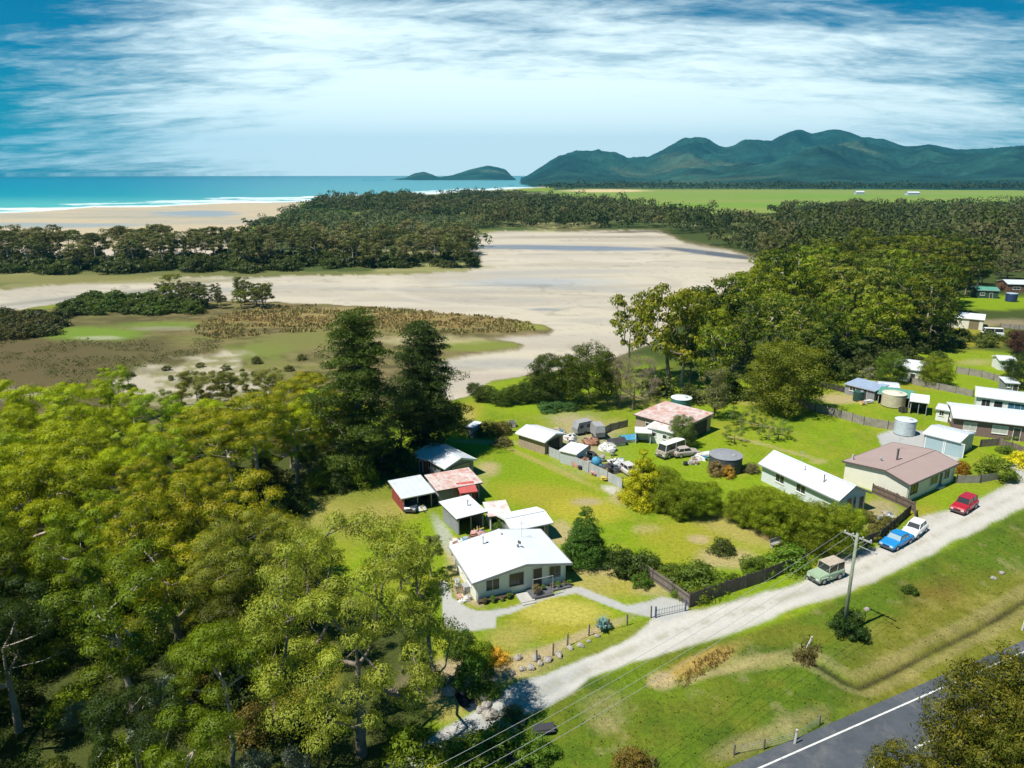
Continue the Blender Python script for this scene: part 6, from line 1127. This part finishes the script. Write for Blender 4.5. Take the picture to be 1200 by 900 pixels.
# ------------------------------------------------------------------ junk yard and yard clutter: each lump on its own
JC = dict(white=(.60, .60, .58), rusty=(.30, .15, .09), grey=(.30, .30, .30), blue=(.05, .25, .40), black=(.04, .04, .045), green=(.06, .14, .09), tan=(.40, .33, .24), pink=(.50, .28, .26), yellow=(.50, .38, .06))
def junk(kind, px, py, s, colr, label, rz=0.0, h=1.0):
    x, y = G(px, py); mt = solid('junk_' + colr, JC[colr], .7, .25, 1.5); m = MB()
    if kind == 'crate':
        root = empty('crate', (x, y, 0), rz, label, 'crate'); w = s
        for k in range(4): zz = .12 + k * .22 * h * s; m.box(0, -w / 2, zz, w, .03, .15 * s).box(0, w / 2, zz, w, .03, .15 * s).box(-w / 2, 0, zz, .03, w, .15 * s).box(w / 2, 0, zz, .03, w, .15 * s)
        m.build('slats', mt, root); b = MB()
        for sx_ in (-1, 1):
            for sy in (-1, 1): b.box(sx_ * (w / 2 - .05), sy * (w / 2 - .05), .45 * h * s, .07, .07, .9 * h * s)
        b.box(0, 0, .1, w - .08, w - .08, .06); b.build('frame', mt, root)
    elif kind == 'drum':
        root = empty('oil_drum', (x, y, 0), rz, label, 'drum'); m.lathe([(.29 * s, 0), (.29 * s, .28 * s), (.305 * s, .30 * s), (.29 * s, .32 * s), (.29 * s, .6 * s), (.305 * s, .62 * s), (.29 * s, .64 * s), (.29 * s, .9 * s)], n=16).build('drum_shell', mt, root, smooth=True); MB().lathe([(.26 * s, .9 * s), (.26 * s, .92 * s)], n=14).build('lid', METAL, root)
    elif kind == 'ball': root = empty('round_tank', (x, y, 0), rz, label, 'tank'); m.lathe([(.05 * s, 0), (.5 * s, .1 * s), (.78 * s, .5 * s), (.8 * s, .85 * s), (.6 * s, 1.3 * s), (.2 * s, 1.5 * s), (.18 * s, 1.6 * s)], n=20).build('shell', mt, root, smooth=True); MB().lathe([(.2 * s, 1.6 * s), (.2 * s, 1.68 * s)], n=12).build('cap', BLACK, root)
    elif kind == 'tyres':
        root = empty('tyre_pile', (x, y, 0), rz, label, 'tyres')
        for k in range(int(3 * h)): MB().lathe([(.18, 0), (.30, .01), (.33, .08), (.30, .17), (.18, .18)], rt.uniform(-.05, .05), rt.uniform(-.05, .05), k * .18, 14).build('tyre', BLACK, root, smooth=True)
    elif kind == 'sheets':
        root = empty('sheet_stack', (x, y, 0), rz, label, 'sheet stack'); r = random.Random(int(px))
        for k in range(7): m.box(r.uniform(-.2, .2), r.uniform(-.2, .2), .06 + k * .07, 1.9 * s, .9 * s, .03, r.uniform(-.3, .3))
        m.build('sheets', mt, root); b = MB().box(-.6 * s, 0, .02, .1, .9 * s, .05).box(.6 * s, 0, .02, .1, .9 * s, .05); b.build('bearers', WOOD, root)
    elif kind == 'heap':
        root = empty('scrap_heap', (x, y, 0), rz, label, 'scrap heap'); r = random.Random(int(px * 3 + py)); m.blob(0, 0, .15 * s, 1.0 * s, .8 * s, .55 * s * h, int(px), 12, 7, .45); m.build('heap', mt, root)
        for k in range(7):
            b = MB(); a = r.uniform(0, 6.28); b.box(r.uniform(-.7, .7) * s, r.uniform(-.6, .6) * s, r.uniform(.3, .6) * s * h, r.uniform(.3, 1.0), r.uniform(.1, .5), r.uniform(.08, .4), a); b.tube((0, 0, .3 * s), (r.uniform(-1, 1) * s, r.uniform(-1, 1) * s, r.uniform(.5, 1.1) * s * h), .03); b.build('scrap_piece', solid('junk_' + r.choice(list(JC)), JC[r.choice(list(JC))], .7), root)
    elif kind == 'caravan':
        root = empty('caravan', (x, y, 0), rz, label, 'caravan'); m.prism([(-1.9 * s, .45), (-2.0 * s, 1.2), (-1.6 * s, 2.2), (1.5 * s, 2.25), (2.0 * s, 1.3), (1.9 * s, .45)], 'y', -1 * s, 1 * s).build('shell', mt, root)
        for xx in (-1.0, .7): w = MB().box(xx * s, -1.0 * s - .01, 1.5, .8 * s, .05, .5).build('window', GLASS, root)
        for sy in (-1, 1): MB().tube((0, sy * .8 * s, .32), (0, sy * 1.02 * s, .32), .32, .32, 14).build('tyre', BLACK, root)
        MB().tube((2 * s, 0, .5), (3 * s, 0, .45), .05).build('drawbar', METAL, root)
    elif kind == 'bench':
        root = empty('garden_bench', (x, y, 0), rz, label, 'bench'); m.box(0, 0, .45, 1.5 * s, .4, .05).build('seat', mt, root); MB().box(0, .2, .75, 1.5 * s, .05, .45).build('backrest', mt, root)
        for xx in (-.65, .65): MB().box(xx * s, 0, .21, .07, .38, .43).build('leg', mt, root)
    elif kind == 'rock': root = tag(m.blob(0, 0, .1 * s, .45 * s, .35 * s, .3 * s, int(px + py), 10, 6, .25).build('rock', solid('rock', (.33, .30, .26), .95, .3, 3), None, (x, y, gh(x, y)), rz), label, 'rock', h if isinstance(h, str) else None)
    elif kind == 'tarp': root = empty('tarp_cover', (x, y, 0), rz, label, 'tarpaulin'); m.slab([(-1.4 * s, -.8 * s, .5), (1.4 * s, -.8 * s, .55), (1.3 * s, .2 * s, 1.1), (-1.3 * s, .2 * s, 1.0)], .04).slab([(-1.3 * s, .2 * s, 1.0), (1.3 * s, .2 * s, 1.1), (1.4 * s, 1.0 * s, .45), (-1.4 * s, 1.0 * s, .5)], .04).build('sheet', mt, root); b = MB().box(0, 0, .3, 2.2 * s, 1.3 * s, .6).build('covered_load', solid('junk_grey', JC['grey'], .7), root)
    return root
J = [('ball', 699, 546, .95, 'blue', 'bright blue bulbous tank in the middle of the junk yard'), ('heap', 680, 545, 1.5, 'rusty', 'rusty brown scrap heap left of the blue tank'), ('heap', 690, 536, 1.3, 'tan', 'tan scrap heap behind the blue tank'), ('heap', 714, 552, 1.5, 'tan', 'tan scrap heap right of the blue tank'),
     ('heap', 722, 545, 1.3, 'grey', 'grey scrap heap near the wrecked car'), ('heap', 693, 520, 1.3, 'rusty', 'rusty scrap heap in the upper junk yard'), ('heap', 668, 515, 1.2, 'grey', 'grey scrap heap behind the long tin shed'), ('heap', 712, 527, 1.4, 'grey', 'dark grey heap beside the arched frame'),
     ('caravan', 683, 508, .8, 'white', 'small white caravan in the upper junk yard', .5), ('caravan', 700, 512, .75, 'white', 'second white caravan, right of the small one', 1.8), ('crate', 672, 524, 1.1, 'white', 'white slatted crate behind the tin lean-to', .4), ('crate', 686, 529, 1.1, 'tan', 'tan slatted crate between two scrap heaps', .9),
     ('tarp', 722, 521, 1.1, 'tan', 'tan tarpaulin over a load right of the caravans', .3), ('tarp', 737, 517, 1.0, 'blue', 'blue tarpaulin stretched left of the little open shelter', .2), ('tarp', 678, 537, .9, 'white', 'white tarpaulin beside the tin lean-to', .5), ('sheets', 701, 556, .9, 'pink', 'pinkish stack of roof sheets at the tin fence', .4),
     ('sheets', 712, 562, .9, 'yellow', 'yellowish stack of boards at the tin fence', .2), ('sheets', 706, 505, .9, 'grey', 'grey stack of sheets at the back of the junk yard', .1), ('drum', 690, 548, 1.1, 'black', 'black drum right beside the rusty heap'), ('drum', 706, 541, 1.1, 'white', 'white drum behind the blue tank'),
     ('drum', 727, 553, 1.1, 'rusty', 'rusty drum near the wrecked car'), ('drum', 718, 534, 1.1, 'green', 'green drum on the lawn edge of the junk yard'), ('tyres', 680, 550, 1, 'black', 'pile of black tyres at the tin fence'), ('tyres', 803, 545, 1, 'black', 'pile of tyres on the neighbour lawn'), ('heap', 655, 507, 1.0, 'black', 'dark scrap heap behind the roof of the long tin shed'),
     ('crate', 600, 500, 1.1, 'white', 'white box at the upper end of the long tin shed', .2), ('heap', 820, 538, 1.0, 'grey', 'greyish clutter heap left of the dark round tank'), ('sheets', 828, 535, 1.2, 'grey', 'grey roofing sheets behind the dark round tank', .3), ('heap', 812, 543, .8, 'green', 'green overgrown heap beside the tyres'),
     ('drum', 546, 640, 1.2, 'blue', 'blue drum under the open shelter behind the cottage'), ('heap', 537, 640, 1.1, 'grey', 'grey clutter heap beside the open shelter'), ('crate', 556, 636, 1.0, 'rusty', 'brown crate beside the blue drum', .4), ('drum', 532, 650, 1.1, 'grey', 'grey drum on the path behind the cottage'), ('heap', 560, 628, .9, 'pink', 'pinkish clutter heap under the shelter roof'),
     ('heap', 492, 598, .8, 'grey', 'grey clutter in front of the open bay shed'), ('crate', 505, 590, 1.0, 'tan', 'tan crate inside the open bay shed', .2), ('drum', 536, 688, 1.0, 'grey', 'grey drum against the left wall of the cottage'), ('crate', 539, 697, .8, 'black', 'black box against the left wall of the cottage', .3), ('heap', 544, 703, .6, 'grey', 'small grey clutter heap at the cottage corner'),
     ('bench', 910, 640, 1.2, 'white', 'white garden bench under the tree row', .5), ('heap', 1040, 606, .8, 'white', 'pale garden clutter before the white-roofed house'), ('crate', 1028, 612, .8, 'white', 'small white crate in the front yard of the white-roofed house', .6), ('heap', 1150, 497, .8, 'grey', 'grey clutter heap behind the double garage'), ('bench', 942, 650, 1.6, 'tan', 'pale bench at the end of the tree row', .4),
     ('heap', 1010, 474, .7, 'yellow', 'yellowish heap beside the small green tank'), ('sheets', 1018, 472, .8, 'grey', 'grey sheet stack left of the cream tank', .2), ('heap', 1180, 456, 1.0, 'grey', 'grey clutter heap behind the white house'), ('crate', 1058, 483, 1.0, 'tan', 'tan crate below the cream tank', .3), ('sheets', 638, 858, .8, 'tan', 'pale slab on the grass beside the lower creek', .2)]
for j in J: junk(*j[:6], rz=j[6] if len(j) > 6 else 0.0)
r = random.Random(4)
for k, (px, py) in enumerate([(596, 848), (590, 846), (604, 851), (599, 856), (586, 852), (568, 818), (563, 833), (536, 802), (548, 801), (527, 812), (570, 828), (608, 846), (574, 840), (527, 800)]):
    junk('rock', px, py, r.uniform(.8, 1.6), 'grey', 'grey rock at the mouth of the culvert under the gravel road', r.uniform(0, 6), 'rocks round the culvert')
for k, (px, py) in enumerate([(600, 790), (612, 785), (622, 783), (633, 778), (642, 774), (655, 768), (668, 760), (680, 757), (590, 792), (607, 772), (690, 752), (700, 746), (580, 798), (628, 772)]):
    junk('rock', px, py, r.uniform(.5, 1.0), 'grey', 'small stone lining the dry garden bed below the wire fence', r.uniform(0, 6), 'stones of the garden bed')
for px, py in ((1164, 678), (1174, 672), (1016, 715)): junk('rock', px, py, .7, 'grey', 'pale stone lying in the rough verge grass', 0, 'stones in the verge')
# flax-like spiky plant in the garden fence
x, y = G(705, 740); m = MB(); r = random.Random(9)
for k in range(46):
    a = r.uniform(0, 6.28); l = r.uniform(.7, 1.3); t = r.uniform(.25, 1.0); dx, dy = math.cos(a), math.sin(a); w = .05
    p0 = (0, 0, 0); p1 = (dx * l * .45 * t, dy * l * .45 * t, l * .75); p2 = (dx * l * .8 * t, dy * l * .8 * t, l * (1.05 - .35 * t)); m.quad((-dy * w, dx * w, 0), (dy * w, -dx * w, 0), (p1[0] + dy * w, p1[1] - dx * w, p1[2]), (p1[0] - dy * w, p1[1] + dx * w, p1[2])); m.quad((p1[0] - dy * w, p1[1] + dx * w, p1[2]), (p1[0] + dy * w, p1[1] - dx * w, p1[2]), p2)
tag(m.build('agave_plant', solid('agave', (.16, .30, .30), .5), None, (x, y, 0)), 'spiky blue-green agave at the wire fence of the cottage garden', 'plant').scale = (1.25, 1.25, 1.25)
# dry orange grass clumps on the verge and brown stalks at the verge corner
tufts('dry_grass_clumps', [([(790, 800), (815, 775), (850, 758), (862, 764), (835, 785), (800, 806)], 1)], 34, 85, .2, lambda X, Y, c, rs: np.tile(np.array([[.30, .20, .06]]), (len(X), 1)) * rs.uniform(.5, 1.3, (len(X), 1)), .10, 4)
tufts('brown_stalks', [([(928, 775), (945, 750), (962, 760), (950, 785)], 1), ([(735, 886), (760, 880), (772, 905), (725, 915)], 1)], 16, 86, .4, lambda X, Y, c, rs: np.tile(np.array([[.22, .17, .07]]), (len(X), 1)) * rs.uniform(.5, 1.3, (len(X), 1)), .10, 4)
# far farm buildings on the pasture
for px, py, w, lb in ((1008, 228, 16, 'tiny pale farm shed on the far pasture, left of the pair'), (1071, 229, 22, 'tiny pale farm shed on the far pasture, right of the pair')):
    x, y = G(px, py); house('farm_shed', lb, 'shed', None, None, 4.5, w * .6, ('gx', .5, 7), W_LGREY, GREYR, at=(x, y, 0, w))
